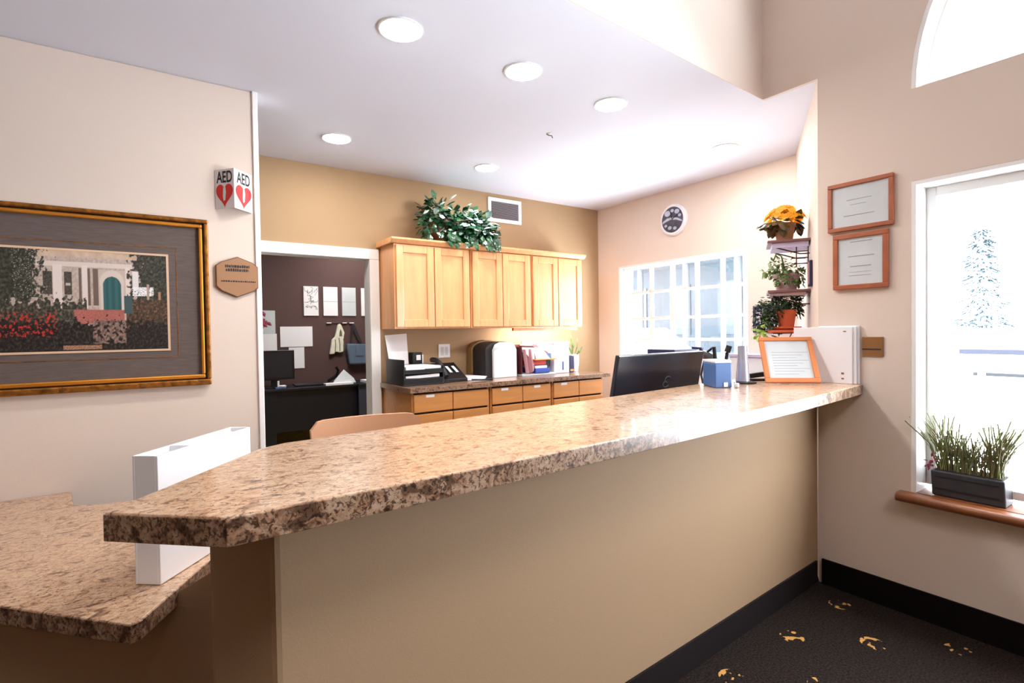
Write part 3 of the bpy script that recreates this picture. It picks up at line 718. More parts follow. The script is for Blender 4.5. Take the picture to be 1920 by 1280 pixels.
build(MB().extr([(3.01,4.0,1.262),(3.03,4.0,1.280),(3.21,4.0,1.19),(3.205,4.0,1.16)], (0,.2,0)).extr([(3.03,4.19,1.139),(3.20,4.19,1.139),(3.20,4.19,1.30),(3.03,4.19,1.30)], (0,.012,0)), 'pink_folder', 'pink_cloth', so)
cl = MB(); nx = 13
pts = []
for j in range(12):
    for i in range(nx):
        u = i/(nx-1); v = j/11
        x = 2.832+.125*u+.02*v; y = 3.905-.022*math.sin(u*PI*4)*(1-.3*v)-.02*v+ .0
        zb = 1.015+.12*max(0,(u-.55))*2.0
        z = 1.235-(1.235-zb)*v
        pts.append((x, y, z))
fc = [(j*nx+i, j*nx+i+1, (j+1)*nx+i+1, (j+1)*nx+i) for j in range(11) for i in range(nx-1)]
cl.add(pts+[(x,y+.004,z) for x,y,z in pts], fc+[tuple(q+len(pts) for q in reversed(f)) for f in fc])
build(cl, 'pink_cloth', 'pink_cloth', so, smooth=True)
wb = thing('storage_box', 'plain white box on the worktop beside the folder stack', 'box', (3.33, 4.08, CT))
build(B(3.225,3.42,3.93,4.22,CT,1.27), 'body', 'white_plastic', wb, .006)
build(B(3.222,3.423,3.926,4.224,1.2705,1.295), 'lid', 'white_plastic', wb, .004)
build(B(3.330,3.342,3.925,3.9295,CT+.03,1.10), 'seam_tab', 'glass_blue', wb)
nb_ = thing('binder', 'navy binder leaning on the worktop beside the white vase', 'binder', (3.47, 4.05, CT))
build(MB().extr([(3.445,3.95,CT),(3.50,3.95,CT),(3.50,3.95,1.145),(3.475,3.95,1.15),(3.45,3.95,1.13)], (0,.2,0)), 'cover', 'navy', nb_, .003)
build(B(3.450,3.492,3.9485,3.9495,CT+.01,CT+.03), 'label_tag', 'orange', nb_)
vp = thing('vase_plant', 'white vase with tall green leaves at the right end of the worktop', 'plant', (3.585, 4.05, CT))
build(MB().lathe([(.05,0),(.062,.10),(.060,.17),(.054,.17),(.048,.02)], (3.575,4.05,CT), 24), 'vase', 'white_gloss', vp, smooth=True)
lf = MB()
lf.leaf((3.565,4.05,1.14), (-.05,0,1), (0,-1,.1), .24, .04).leaf((3.57,4.05,1.14), (-.6,-.05,.9), (0,-1,.3), .17, .035).leaf((3.59,4.05,1.14), (.25,0,.8), (0,-1,.2), .20, .02).leaf((3.60,4.04,1.14), (.45,-.1,.5), (0,-1,.4), .14, .03).leaf((3.54,4.04,1.15), (-.9,-.1,.45), (0,-.6,1), .11, .04)
build(lf, 'leaves', 'leaf_herb', vp)

# ================================================================= clock wall
ck = thing('wall_clock', 'round wall clock with grey patterned face above the gridded window', 'clock', (XC, 3.238, 2.30))
cy, cz = 3.235, 2.445
def disc(mb, x0, x1, r, r2=None, n=40, c=(3.235,2.445)):
    return mb.add([(x0, c[0]+r*math.cos(2*PI*i/n), c[1]+r*math.sin(2*PI*i/n)) for i in range(n)]+[(x1, c[0]+(r2 or r)*math.cos(2*PI*i/n), c[1]+(r2 or r)*math.sin(2*PI*i/n)) for i in range(n)],
                  [tuple(range(n)), tuple(range(2*n-1,n-1,-1))]+[(i,(i+1)%n,n+(i+1)%n,n+i) for i in range(n)])
build(disc(disc(MB(), XC-.001, XC-.032, .148, .140), XC-.0, XC-.02, .150), 'case', 'white_gloss', ck, smooth=True)
build(disc(MB(), XC-.0325, XC-.034, .122), 'face', 'clock_dark', ck)
fm = MB()
fm.extr([(XC-.0345, cy+a, cz+b) for a, b in ((.112,-.005),(.06,.02),(0,.022),(-.06,.008),(-.112,-.02),(-.11,-.035),(-.05,-.008),(.02,.002),(.08,-.012),(.115,-.028))], (-.001,0,0))
for a, b, r in ((.055,.065,.035),(-.055,.07,.028),(.0,.085,.02),(-.085,.03,.018),(.03,-.075,.022),(-.03,-.085,.02),(.075,-.05,.016)):
    n = 14; fm.extr([(XC-.0345, cy+a+r*math.cos(2*PI*i/n), cz+b+r*.8*math.sin(2*PI*i/n)) for i in range(n)], (-.001,0,0))
build(fm, 'face_pattern', 'clock_light', ck)
build(MB().obox((XC-.0385,cy-.03,cz+.02), (0,1,-.5), (1,0,0), (0,.5,1), .075, .002, .007), 'minute_hand', 'black_ink', ck)
build(MB().obox((XC-.037,cy+.01,cz+.04), (0,.3,1), (1,0,0), (0,1,-.3), .09, .002, .006), 'hour_hand', 'black_ink', ck)

# ---- plant shelves on the splayed wall
def wp(x, d, z): # point at distance d out from the splayed wall
    return Vector((x-.5156*d, 1.388+.6017*(x-3)+.8568*d, z))
U3 = Vector((.8568,.5156,0)); N3 = Vector((-.5156,.8568,0))
pots = {}
shelf_labels = ('top shelf on the splayed wall, holding the yellow flowers', 'middle shelf on the splayed wall, holding the trailing herb', 'lowest shelf on the splayed wall, holding the terracotta pot')
for k, z in enumerate((1.940, 1.632, 1.384)):
    sh = thing('wall_shelf', shelf_labels[k], 'shelf', wp(3.42, .1, z-.02), 'wall shelves with pots')
    c = wp(3.42, .118, z-.008); ln_ = .30
    build(MB().obox(c, U3, N3, (0,0,1), ln_, .235, .016), 'board', 'terracotta' if k == 2 else 'shelf_wood', sh, .003)
    for s_ in (-.12, .12):
        br = MB()
        base = wp(3.42, .004, 0)+U3*s_
        p = [base+Vector((0,0,z-.016)), base+N3*.20+Vector((0,0,z-.020)), base+N3*.20+Vector((0,0,z-.038)), base+N3*.05+Vector((0,0,z-.09)), base+Vector((0,0,z-.09))]
        br.tube(p, .004, 6); build(br, 'bracket', 'wire', sh)
    br = MB()
    if k == 0:
        for zz in (.075, .115, .15):
            a = wp(3.42, .012, z-zz)-U3*.12; b = wp(3.42, .10, z-zz)-U3*.12; br.tube([a, b, b+U3*.06], .0035, 6)
        for dd in (.012, .075): br.tube([wp(3.42, dd, z-.016)-U3*.12, wp(3.42, dd, z-.17)-U3*.12], .0035, 6)
    if k == 2:
        a = wp(3.42,.10,z-.018)-U3*.10
        br.tube([a, a+Vector((-.01,.01,-.03)), a+Vector((.0,.0,-.045)), a+Vector((.01,-.012,-.03)), a+Vector((.012,-.014,0))], .003, 6)
    if k != 1: build(br, 'wire_rack' if k == 0 else 'wire_scroll', 'wire', sh)
    if k == 0: build(MB().obox(wp(3.42,.11,z-.032), U3, N3, (0,0,1), .27, .20, .03), 'apron', 'lavender', sh)
    if k == 1: build(MB().obox(wp(3.42,.125,z-.026), U3, N3, (0,0,1), .27, .20, .018), 'apron', 'pot_pink', sh)
def clear(z0, z1): return lambda p: (p.y-1.388-.6017*(p.x-3))*.8568 > .012 and z0 < p.z < z1
def pot(name, label, c, r, h, m):
    t = thing(name, label, 'potted plant', c, None)
    build(MB().lathe([(r*.72,.001),(r*.94,h*.78),(r,h*.8),(r*1.03,h),(r*.92,h),(r*.86,h*.85)], c, 24, cap=True), 'pot', m, t, smooth=True)
    build(MB().lathe([(r*.84,h*.84),(.001,h*.88)], c, 16, cap=False), 'soil', 'soil', t)
    return t
rnd = random.Random(5)
c1 = wp(3.38,.135,1.941)
t = pot('flower_pot', 'yellow flowers in a tan pot on the top wall shelf', c1, .062, .112, 'pot_brown')
fo = MB()
foliage(fo, rnd, [(c1+Vector((0,0,.118)), (.11,.11,.022))], 60, .075, .05, droop=.5, ok=clear(1.95,2.2))
for a in (2.2, 2.7, 3.2, -.4): fo.leaf(c1+Vector((.05*math.cos(a),.05*math.sin(a),.125)), (math.cos(a),math.sin(a),-.35), (0,0,1), .11, .06)
build(fo, 'leaves', 'leaf_bronze', t)
fl = MB()
for k in range(80):
    a = rnd.uniform(0,2*PI); r = .108*math.sqrt(rnd.random()); p = c1+Vector((r*math.cos(a), r*math.sin(a), .140+.070*(1-(r/.11)**2)+rnd.uniform(-.018,.018)))
    nv = Vector((math.cos(a)*r/.11, math.sin(a)*r/.11, .7)).normalized(); e1 = nv.orthogonal().normalized(); e2 = nv.cross(e1)
    for q in range(8):
        b = 2*PI*q/8; fl.leaf(p, e1*math.cos(b)+e2*math.sin(b)+nv*.35, nv, .027, .019)
build(fl, 'petals', 'petal_yellow', t)
c2 = wp(3.40,.125,1.633)
t = pot('herb_pot', 'trailing green herb in a pale pink pot on the middle wall shelf', c2, .078, .105, 'pot_pink')
fo = MB()
foliage(fo, rnd, [(c2+Vector((0,0,.12)), (.10,.10,.05)), (c2+Vector((-.03,.03,.15)), (.05,.05,.06)), (c2+Vector((-.055,-.02,.07)), (.05,.05,.05)), (c2+Vector((.02,-.07,.08)), (.05,.03,.05))], 460, .030, .018, droop=.5, ok=clear(1.64,2))
foliage(fo, rnd, [(c2+Vector((-.115,.07,.115)), (.03,.03,.014))], 20, .03, .022)
build(fo, 'leaves', 'leaf_herb', t)
build(MB().tube([c2+Vector((0,0,.09)), c2+Vector((-.02,.02,.22)), c2+Vector((-.045,.04,.235)), c2+Vector((-.06,.05,.19))], .005, 6), 'stem', 'leaf_herb', t)
c3 = wp(3.36,.13,1.385)
t = pot('terracotta_plant', 'terracotta pot with dark bushy foliage on the lowest wall shelf', c3, .058, .125, 'terracotta')
build(MB().lathe([(.055,0.0005),(.085,.012),(.088,.02),(.08,.02),(.05,.006)], wp(3.36,.13,1.3845), 24, cap=False), 'saucer', 'terracotta', t, smooth=True)
fo = MB()
foliage(fo, rnd, [(c3+Vector((.03,.03,.17)), (.15,.10,.07)), (c3+Vector((-.05,.06,.14)), (.09,.08,.08)), (c3+Vector((-.09,.09,.08)), (.06,.06,.08)), (c3+Vector((.08,-.02,.16)), (.08,.05,.08)), (c3+Vector((.10,.09,.09)), (.07,.06,.10))], 1000, .034, .018, droop=.25, ok=clear(1.3,1.61))
build(fo, 'leaves', 'leaf_dark', t)
fo = MB()
foliage(fo, rnd, [(c3+Vector((-.12,.10,-.02)), (.035,.035,.03)), (c3+Vector((-.10,.09,.03)), (.03,.03,.05))], 46, .036, .026)
build(fo, 'pale_leaves', 'leaf_lime', t)
pc = thing('framed_card', 'dark framed card on the cream wall behind the bushy plant', 'picture', (XC, 2.28, 1.36))
build(B(XC-.018, XC-.001, 2.13, 2.44, 1.36, 1.58), 'frame', 'navy', pc, .002)
build(B(XC-.0195, XC-.0185, 2.16, 2.41, 1.385, 1.555), 'card', 'lavender', pc)
pc = thing('small_picture', 'small dark edged picture beside the middle wall shelf', 'picture', wp(3.13, 0, 1.64))
build(MB().obox(wp(3.26,.009,1.72), U3, N3, (0,0,1), .11, .014, .15), 'frame', 'navy', pc, .002)
build(MB().obox(wp(3.262,.0168,1.72), U3, N3, (0,0,1), .09, .0012, .13), 'card', 'pink_cloth', pc)

# ================================================================= on the bar
CB = 1.1035
# monitor behind the bar
wdsk = thing('work_desk', 'work desk hidden behind the bar under the monitor', 'desk', (2.2, 2.02, 0))
build(B(1.45, 2.95, 1.78, 2.42, .71, .74), 'desktop', 'white_plastic', wdsk, .003)
for x in (1.48, 2.90):
    for y in (1.82, 2.36): build(B(x-.02, x+.02, y-.02, y+.02, 0, .7095), 'leg', 'black_plastic', wdsk)
mo = thing('monitor', 'wide black computer monitor seen from behind the bar', 'monitor', (2.28, 1.95, .741))
tl = Vector((0,-.21,1)).normalized(); tn = Vector((0,1,.21)).normalized()
mc = Vector((2.283,1.895,1.09))
build(MB().obox(mc, (1,0,0), tn, tl, .700, .028, .37), 'housing', 'monitor_black', mo, .006)
build(MB().obox(mc+tn*.015, (1,0,0), tn, tl, .68, .002, .35), 'screen', 'black_plastic', mo)
lg = MB(); lc = mc-tn*.0148+tl*.026+Vector((.055,0,0))
for (ox, oz, a0, a1) in ((.006,.012,.3,4.6),(-.006,-.014,1.6,5.9)):
    lg.tube([lc+Vector((1,0,0))*(ox+.024*math.cos(a0+(a1-a0)*k/14))+tl*(oz+.017*math.sin(a0+(a1-a0)*k/14)) for k in range(15)], .0028, 6)
build(lg, 'logo', 'grey_mark', mo)
build(B(2.25,2.32,1.905,1.94,.75,1.10), 'stand', 'black_plastic', mo, .004)
build(B(2.16,2.41,1.83,2.05,.741,.752), 'foot', 'black_plastic', mo, .003)
# things behind the monitor, by the window
sdk = thing('side_desk', 'white desk under the gridded window', 'desk', (3.85, 2.9, 0))
build(B(3.60, 4.13, 2.50, 3.60, .71, .745), 'desktop', 'white_plastic', sdk, .003)
for y in (2.52, 3.55): build(B(3.62, 4.12, y, y+.03, 0, .7095), 'leg', 'white_plastic', sdk)
pn = thing('printer', 'white printer with dark lid behind the monitor by the window', 'printer', (3.87, 3.06, .746))
build(B(3.72, 4.06, 2.90, 3.22, .746, 1.175), 'body', 'white_plastic', pn, .01)
build(B(3.73, 4.05, 2.91, 3.21, 1.176, 1.222), 'lid', 'navy', pn, .006)
lm = thing('desk_lamp', 'black angled desk lamp between the printer and the window', 'lamp', (3.9, 2.70, .746))
build(MB().lathe([(.08,0),(.08,.015),(.02,.025)], (3.9,2.70,.746), 20), 'base', 'black_plastic', lm, smooth=True)
build(MB().tube([(3.9,2.70,.76),(3.92,2.78,1.0),(3.90,2.72,1.19),(3.89,2.65,1.235)], .010, 8), 'arm', 'black_plastic', lm)
build(MB().cyl((3.90,2.78,1.205), (3.90,2.66,1.14), .022, .055), 'lamp_shade', 'black_plastic', lm, smooth=True)
build(MB().obox((3.90,2.80,1.232), (0,1,.05), (1,0,0), (0,0,1), .10, .03, .022), 'counterweight', 'navy', lm, .004)
hu = thing('desk_hutch', 'white open shelf unit beside the window behind the framed card', 'shelf unit', (4.0, 2.28, 0))
build(B(3.86,4.15,2.14,2.47,0,1.17), 'body', 'white_plastic', hu, .004)
build(B(3.85,4.16,2.13,2.475,1.171,1.192), 'top', 'lavender', hu)

bb = thing('blue_box', 'blue box with white top on the bar beside the monitor', 'box', (2.40, 1.60, CB))
q = [(2.303,1.553),(2.330,1.522),(2.395,1.525),(2.47,1.61),(2.385,1.685)]
q = [(2.395,1.688),(2.306,1.556),(2.388,1.516),(2.50,1.640)]
build(MB().prism(q, CB, 1.226), 'body', 'blue_box', bb, .006)
cq = Vector((2.397,1.60))
build(MB().prism([(cq.x+(x-cq.x)*.98, cq.y+(y-cq.y)*.98) for x, y in q], 1.2265, 1.240), 'top', 'white_plastic', bb, .004)
u = Vector((2.388-2.306, 1.516-1.556, 0)); mid = Vector((2.306,1.556,0))+u*.62; nn = Vector((u.y,-u.x,0)).normalized()
build(MB().obox(mid+Vector((0,0,CB+.016))+nn*.0022, u, nn, (0,0,1), .022, .003, .022), 'white_tab', 'white_plastic', bb, .001)
build(MB().obox(Vector((2.402,1.500,CB+.012)), (1,.3,0), (-.3,1,0), (0,0,1), .028, .02, .022), 'side_tab', 'white_plastic', bb, .004)
vb = thing('tapered_vase', 'tall grey tapered vase on a black base between blue box and wooden frame', 'vase', (2.62, 1.60, CB))
build(MB().lathe([(.055,0),(.058,.006),(.04,.012)], (2.625,1.59,CB), 28), 'base', 'black_plastic', vb, smooth=True)
build(MB().lathe([(.036,.0125),(.034,.05),(.026,.14),(.024,.20),(.021,.20),(.022,.14),(.028,.04)], (2.62,1.60,CB), 28), 'body', 'silver', vb, smooth=True)
pcup = thing('pen_cup', 'white cup of black pens behind the blue box', 'cup', (2.55, 1.70, CB))
build(MB().lathe([(.03,0),(.034,.10),(.031,.10),(.027,.006)], (2.565,1.700,CB), 24), 'cup', 'white_plastic', pcup, smooth=True)
build(MB().cyl((2.555,1.71,CB+.01), (2.545,1.722,1.30), .010), 'pen', 'black_plastic', pcup)
build(MB().cyl((2.575,1.69,CB+.01), (2.590,1.672,1.27), .009).cyl((2.590,1.672,1.27), (2.597,1.664,1.305), .016), 'pen', 'black_soft', pcup)
sp_ = thing('stapler', 'black stapler half hidden behind the wooden frame on the bar', 'stapler', (2.82, 1.64, CB))
ax = Vector((.75,-.66,0)); ay = Vector((.66,.75,0))
build(MB().obox((2.80,1.63,CB+.006), ax, ay, (0,0,1), .15, .04, .012), 'base', 'black_plastic', sp_, .003)
build(MB().obox((2.805,1.628,CB+.032), ax+Vector((0,0,.12)), ay, (0,0,1), .14, .028, .028), 'arm', 'black_plastic', sp_, .006)
# leaning wooden frame
fr = thing('standing_frame', 'orange wooden frame leaning back on the right end of the bar', 'picture frame', (2.76, 1.40, CB))
b0 = Vector((2.668,1.500,CB)); b1 = Vector((2.862,1.312,CB)); ub = (b1-b0).normalized(); wF = (b1-b0).length
bk = Vector((-ub.y, ub.x, 0)); upv = (bk*.13+Vector((0,0,.235))); hF = upv.length; upv = upv.normalized(); nf = ub.cross(upv).normalized()
if nf.y > 0: nf = -nf
def fq(u0,u1,v0,v1,d0,d1):
    c = b0+ub*(u0+u1)/2+upv*(v0+v1)/2-nf*0+nf*(d0+d1)/2+Vector((0,0,.005)); return c, ub, upv, nf, u1-u0, v1-v0, abs(d1-d0)
mf = MB(); fwid = .026
for a in ((0,wF,0,fwid),(0,wF,hF-.022,hF),(0,fwid,fwid,hF-.022),(wF-fwid,wF,fwid,hF-.022)): mf.obox(*fq(*a, -.006, .010))
build(mf, 'frame', 'frame_orange', fr, .003)
build(MB().obox(*fq(fwid,wF-fwid,fwid,hF-.022,-.004,.002)), 'document', 'paper_grey', fr)
dl = MB()
for k in range(9): dl.obox(*fq(.055,.055+.12+.03*((k*7)%3),.05+k*.016,.0515+k*.016,.0021,.0026))
build(dl, 'text_lines', 'ink_light', fr)
build(MB().extr([b0+ub*(wF*.5-.02)+bk*.102+Vector((0,0,.150)), b0+ub*(wF*.5+.02)+bk*.102+Vector((0,0,.150)), b0+ub*(wF*.5+.02)+bk*.125+Vector((0,0,.001)), b0+ub*(wF*.5-.02)+bk*.125+Vector((0,0,.001))], bk*.004), 'easel_back', 'frame_wood', fr)
# white binders against the wall end
wbn = thing('file_holder', 'large white file holder at the right end of the bar against the wall', 'file holder', (2.97, 1.35, CB))
build(B(2.958,2.964,1.205,1.500,CB,1.398), 'front_leaf', 'white_plastic', wbn, .002)
build(B(2.968,2.976,1.190,1.375,CB,1.402), 'middle_leaf', 'white_gloss', wbn, .002)
build(B(2.980,2.996,1.182,1.372,CB,1.404), 'back_leaf', 'white_plastic', wbn, .002)
build(B(2.9645,2.9795,1.215,1.37,CB,CB+.03), 'spine', 'white_plastic', wbn)
for a in ((1.243,1.256,CB+.048,CB+.058),(1.243,1.255,CB+.022,CB+.030),(1.232,1.246,1.372,1.377)): build(B(2.9565,2.9578,*a), 'printed_mark', 'olive_side', wbn)

# ================================================================= chair behind the bar
ch = thing('desk_chair', 'tan moulded chair back showing behind the left half of the bar', 'chair', (.75, 1.95, 0))
NX_, NZ_ = 17, 9; bv = []
for lay in (0, 1):
    for j in range(NZ_):
        for i in range(NX_):
            u = -1+2*i/(NX_-1); v = j/(NZ_-1)
            hw2 = .232*(1-.10*(1-v)); zt = 1.055-.035*max(0,abs(u)-.86)/.14-.004*u
            bv.append((.742+u*hw2, 2.13-.05*u*u+.03*v+lay*.022, .60+(zt-.60)*v))
fB = []; n1_ = NX_*NZ_
for j in range(NZ_-1):
    for i in range(NX_-1):
        a = j*NX_+i; fB += [(a,a+1,a+1+NX_,a+NX_), (n1_+a+NX_,n1_+a+1+NX_,n1_+a+1,n1_+a)]
for i in range(NX_-1): fB += [(i,n1_+i,n1_+i+1,i+1), ((NZ_-1)*NX_+i,(NZ_-1)*NX_+i+1,n1_+(NZ_-1)*NX_+i+1,n1_+(NZ_-1)*NX_+i)]
for j in range(NZ_-1): fB += [(j*NX_,(j+1)*NX_,n1_+(j+1)*NX_,n1_+j*NX_), (j*NX_+NX_-1,n1_+j*NX_+NX_-1,n1_+(j+1)*NX_+NX_-1,(j+1)*NX_+NX_-1)]
build(MB().add(bv, fB), 'backrest', 'chair_tan', ch, smooth=True)
build(B(.52,.965,1.70,2.10,.44,.485), 'seat', 'chair_tan', ch, .015)
for x in (.56,.925):
    build(MB().tube([(x,2.02,.45),(x,2.14,.50),(x,2.157,.70)], .012), 'back_support', 'silver', ch)
    for y in (1.74,2.08): build(MB().cyl((x,y,.44), (x,y,0), .014), 'leg', 'silver', ch)

# ================================================================= right wall
def wall_frame(y1, y0, z0, z1, lab, wf, lines, base):
    r = thing('certificate_frame', lab, 'picture frame', (XN, (y0+y1)/2, z0), 'framed certificates on the window wall')
    x0, x1 = XN-.022, XN-.001
    mb = MB().box(x0,x1,y0,y1,z1-wf,z1).box(x0,x1,y0,y1,z0,z0+wf).box(x0,x1,y0,y0+wf,z0+wf,z1-wf).box(x0,x1,y1-wf,y1,z0+wf,z1-wf)
    build(mb, 'frame', 'frame_wood', r, .003)
    build(B(XN-.012,XN-.001,y0+wf,y1-wf,z0+wf,z1-wf), 'certificate', 'paper_grey', r)
    ln2 = MB()
    for (a, b, z, h) in lines: ln2.box(XN-.0128,XN-.0121, y1-(y1-y0)*b, y1-(y1-y0)*a, z0+(z1-z0)*z, z0+(z1-z0)*z+h)
    build(ln2, 'text_lines', 'ink_light', r)
    return r
wall_frame(1.330,1.031,1.895,2.145,'wide wooden certificate frame, the upper of two left of the window',.021,[(.25,.72,.30,.003),(.30,.68,.62,.003),(.35,.6,.52,.002)],0)
wall_frame(1.305,1.054,1.592,1.878,'squarer wooden certificate frame, the lower of two left of the window',.024,[(.32,.72,.84,.004),(.28,.76,.58,.004),(.32,.70,.40,.004),(.3,.7,.30,.002),(.3,.7,.24,.002)],0)
wpl = thing('mounted_plate', 'brown metal slotted plate on the wall beside the white file holder', 'wall plate', (XN, 1.12, 1.248))
build(B(XN-.008,XN-.001,1.079,1.172,1.247,1.346), 'plate', 'plate_brass', wpl, .002)
build(B(XN-.0095,XN-.0081,1.088,1.172,1.280,1.287), 'slot', 'ink', wpl)
# planter on sill
pt = thing('window_planter', 'dark rectangular planter of wispy grass on the wooden sill', 'planter', (3.08, .76, .601))
build(MB().extr([(3.022,.892,.602),(3.022,.897,.718),(3.142,.897,.718),(3.142,.892,.602)], (0,-.262,0)), 'trough', 'planter_dark', pt, .006)
build(B(3.035,3.13,.645,.885,.719,.722), 'soil', 'soil', pt)
rb = MB(); rb.box(3.020,3.0215,.65,.88,.632,.640).box(3.020,3.0215,.65,.88,.690,.695)
build(rb, 'embossed_band', 'black_soft', pt)
gr = MB(); gd = MB(); rnd = random.Random(21)
for k in range(330):
    y = rnd.uniform(.65,.885); x = rnd.uniform(3.04,3.125); hgt = rnd.uniform(.09,.25)*(0.65+.5*abs((y-.767)/.12))
    ly = rnd.gauss(0,.22)+(y-.767)*1.4; lx = rnd.gauss(0,.15)
    p0 = Vector((x,y,.72)); p1 = p0+Vector((lx*.3,ly*.35,.55))*hgt; p2 = p0+Vector((lx,ly,1.0))*hgt
    t_ = gr if rnd.random() < .75 else gd
    wv2 = .0014 if k % 3 else .003
    t_.tube([p0, p1, p2], wv2, 4)
    for q in range(2):
        b = p1.lerp(p2, q/2); t_.leaf(b, (rnd.uniform(-1,1), rnd.uniform(-1,1), 1), (0,1,.2), .022, .004)
build(gr, 'green_blades', 'grass', pt); build(gd, 'dry_blades', 'grass_dry', pt)
hb = MB(); foliage(hb, rnd, [(Vector((3.06,.902,.745)), (.02,.014,.03))], 24, .022, .014)
build(hb, 'pink_flowers', 'heather', pt)

# ================================================================= office beyond the doorway
OB = 7.2
pr_x = ((1.679,1.867),(1.931,2.120),(2.179,2.369),(2.445,2.63)); prl = ('print with black branch drawing, nearest the left of the row in the office', 'pale two part print beside the branch drawing in the office','grey two part print above the blue bag in the office','rightmost print of the office row, half cut by the door casing')
for k, ((x0,x1),lab) in enumerate(zip(pr_x, prl)):
    r = thing('wall_print', lab, 'print', ((x0+x1)/2, OB, 1.648), 'prints on the office wall')
    build(B(x0,x1,OB-.02,OB-.001,1.648,2.036), 'canvas', 'paper' if k != 2 else 'paper_grey', r, .002)
    if k == 0:
        br = MB(); rr = random.Random(2)
        for q in range(16):
            p = Vector((rr.uniform(x0+.03,x1-.03), OB-.0215, rr.uniform(1.68,1.98))); pts_ = [p]
            for s_ in range(5):
                p = p+Vector((rr.uniform(-.035,.035),0,rr.uniform(-.01,.035))); p.x = min(max(p.x,x0+.01),x1-.01); p.z = min(p.z,2.02); pts_.append(p.copy())
            br.tube(pts_, .0022, 4)
        build(br, 'branch_drawing', 'ink', r)
    elif k < 3:
        build(B(x0+.003,x1-.003,OB-.0215,OB-.0201,1.838,1.842), 'dividing_line', 'ink_light', r)
tag(build(B(1.385,1.783,OB-.012,OB-.002,1.245,1.507), 'hanging_sheet', 'paper', None), 'wide white sheet pinned on the brown office wall', 'paper')
tag(build(B(1.485,1.676,OB-.008,OB-.002,.962,1.238), 'hanging_note', 'paper', None), 'tall white sheet pinned below the wide sheet in the office', 'paper')
fp_ = thing('flower_calendar', 'calendar with pink flower picture at the left of the doorway', 'calendar', (1.2, OB, 1.2))
build(B(1.13,1.345,OB-.012,OB-.002,1.205,1.418), 'page', 'paper', fp_)
build(B(1.13,1.330,OB-.014,OB-.003,1.419,1.712), 'picture', 'paper_grey', fp_)
fl = MB(); rr = random.Random(9)
for k in range(14): fl.leaf((1.20+rr.uniform(-.04,.05), OB-.0155, 1.58+rr.uniform(-.09,.09)), (rr.uniform(-1,1),-.02,rr.uniform(-.6,1)), (0,-1,0), .085, .045)
build(fl, 'petals', 'heather', fp_)
hk = thing('coat_rack', 'narrow rail with hooks on the brown office wall', 'coat rack', (2.16, OB, 1.53))
build(B(1.965,2.315,OB-.015,OB-.001,1.545,1.562), 'rail', 'wall_brown', hk, .002)
for x in (1.995, 2.205, 2.30): build(B(x-.03,x+.03,OB-.04,OB-.0155,1.545,1.558), 'hook', 'white_plastic', hk, .002)
tb = thing('hanging_tote_bag', 'cream cloth bag hanging on the left hook of the office rail', 'bag', (2.1, OB, 1.13))
bgm = MB()
def sheet(mb, outline, y, t): return mb.extr([(x,y,z) for x,z in outline], (0,t,0))
sheet(bgm, [(1.985,1.13),(2.05,1.135),(2.06,1.165),(2.12,1.15),(2.17,1.16),(2.172,1.26),(2.18,1.33),(2.178,1.36),(2.19,1.42),(2.15,1.52),(2.13,1.545),(2.10,1.52),(2.075,1.42),(2.06,1.36),(2.02,1.33)], OB-.075, .05)
build(bgm, 'cloth', 'bag_cream', tb, .012)
sheet(mb3 := MB(), [(2.115,1.37),(2.155,1.37),(2.15,1.43),(2.135,1.47),(2.12,1.43)], OB-.0765, .001)
for a, b in (((2.06,1.33),(2.055,1.17)),((2.17,1.34),(2.18,1.18)),((2.11,1.35),(2.12,1.17))): mb3.tube([(a[0],OB-.0755,a[1]),((a[0]+b[0])/2+.006,OB-.077,(a[1]+b[1])/2),(b[0],OB-.0755,b[1])], .006, 5)
build(mb3, 'folds', 'bag_shadow', tb)
hb2 = thing('hanging_handbag', 'blue grey handbag hanging by a dark strap in the office', 'bag', (2.36, OB, .97))
sheet(mb4 := MB(), [(2.235,.985),(2.51,.985),(2.53,1.255),(2.21,1.27),(2.20,1.21)], OB-.13, .10)
build(mb4, 'body', 'bag_blue', hb2, .02)
sheet(mb5 := MB(), [(2.315,1.10),(2.42,1.10),(2.425,1.255),(2.315,1.255)], OB-.142, .012)
build(mb5, 'flap', 'bag_blue', hb2, .004)
build(MB().extr([(2.26,OB-.08,1.26),(2.29,OB-.06,1.53),(2.33,OB-.06,1.53),(2.43,OB-.08,1.27),(2.40,OB-.08,1.26),(2.31,OB-.06,1.45),(2.29,OB-.08,1.26)], (0,.015,0)), 'strap', 'bag_strap', hb2)
od = thing('office_desk', 'black office desk with navy return panel beyond the doorway', 'desk', (1.8, 6.9, 0))
build(B(1.0,3.2,6.58,7.15,.735,.765), 'desktop', 'desk_black', od, .004)
build(B(1.21,2.18,6.62,6.64,.25,.7345), 'modesty_panel', 'desk_black', od)
build(B(1.0,1.21,6.60,7.12,0,.7345), 'side_pedestal', 'desk_black', od)
build(B(2.16,3.18,6.50,6.53,.10,.74), 'return_panel', 'desk_navy', od, .003)
build(B(2.16,3.2,6.48,6.58,.741,.768), 'return_top', 'desk_black', od, .003)
om = thing('office_monitor', 'black monitor on the office desk at the left of the doorway', 'monitor', (1.24, 6.8, .766))
build(B(1.02,1.462,6.78,6.81,.86,1.215), 'housing', 'black_plastic', om, .005)
build(B(1.05,1.435,6.777,6.7795,.885,1.19), 'screen', 'black_soft', om)
build(B(1.20,1.28,6.811,6.84,.78,1.0), 'stand', 'black_plastic', om)
build(B(1.12,1.36,6.72,6.90,.766,.778), 'foot', 'black_plastic', om)
tag(build(MB().obox((1.66,6.78,.784), (1,.02,0), (0,1,.08), (0,-.08,1), .42, .14, .02), 'keyboard', 'black_soft', None, .004), 'dark keyboard lying on the black office desk', 'keyboard')
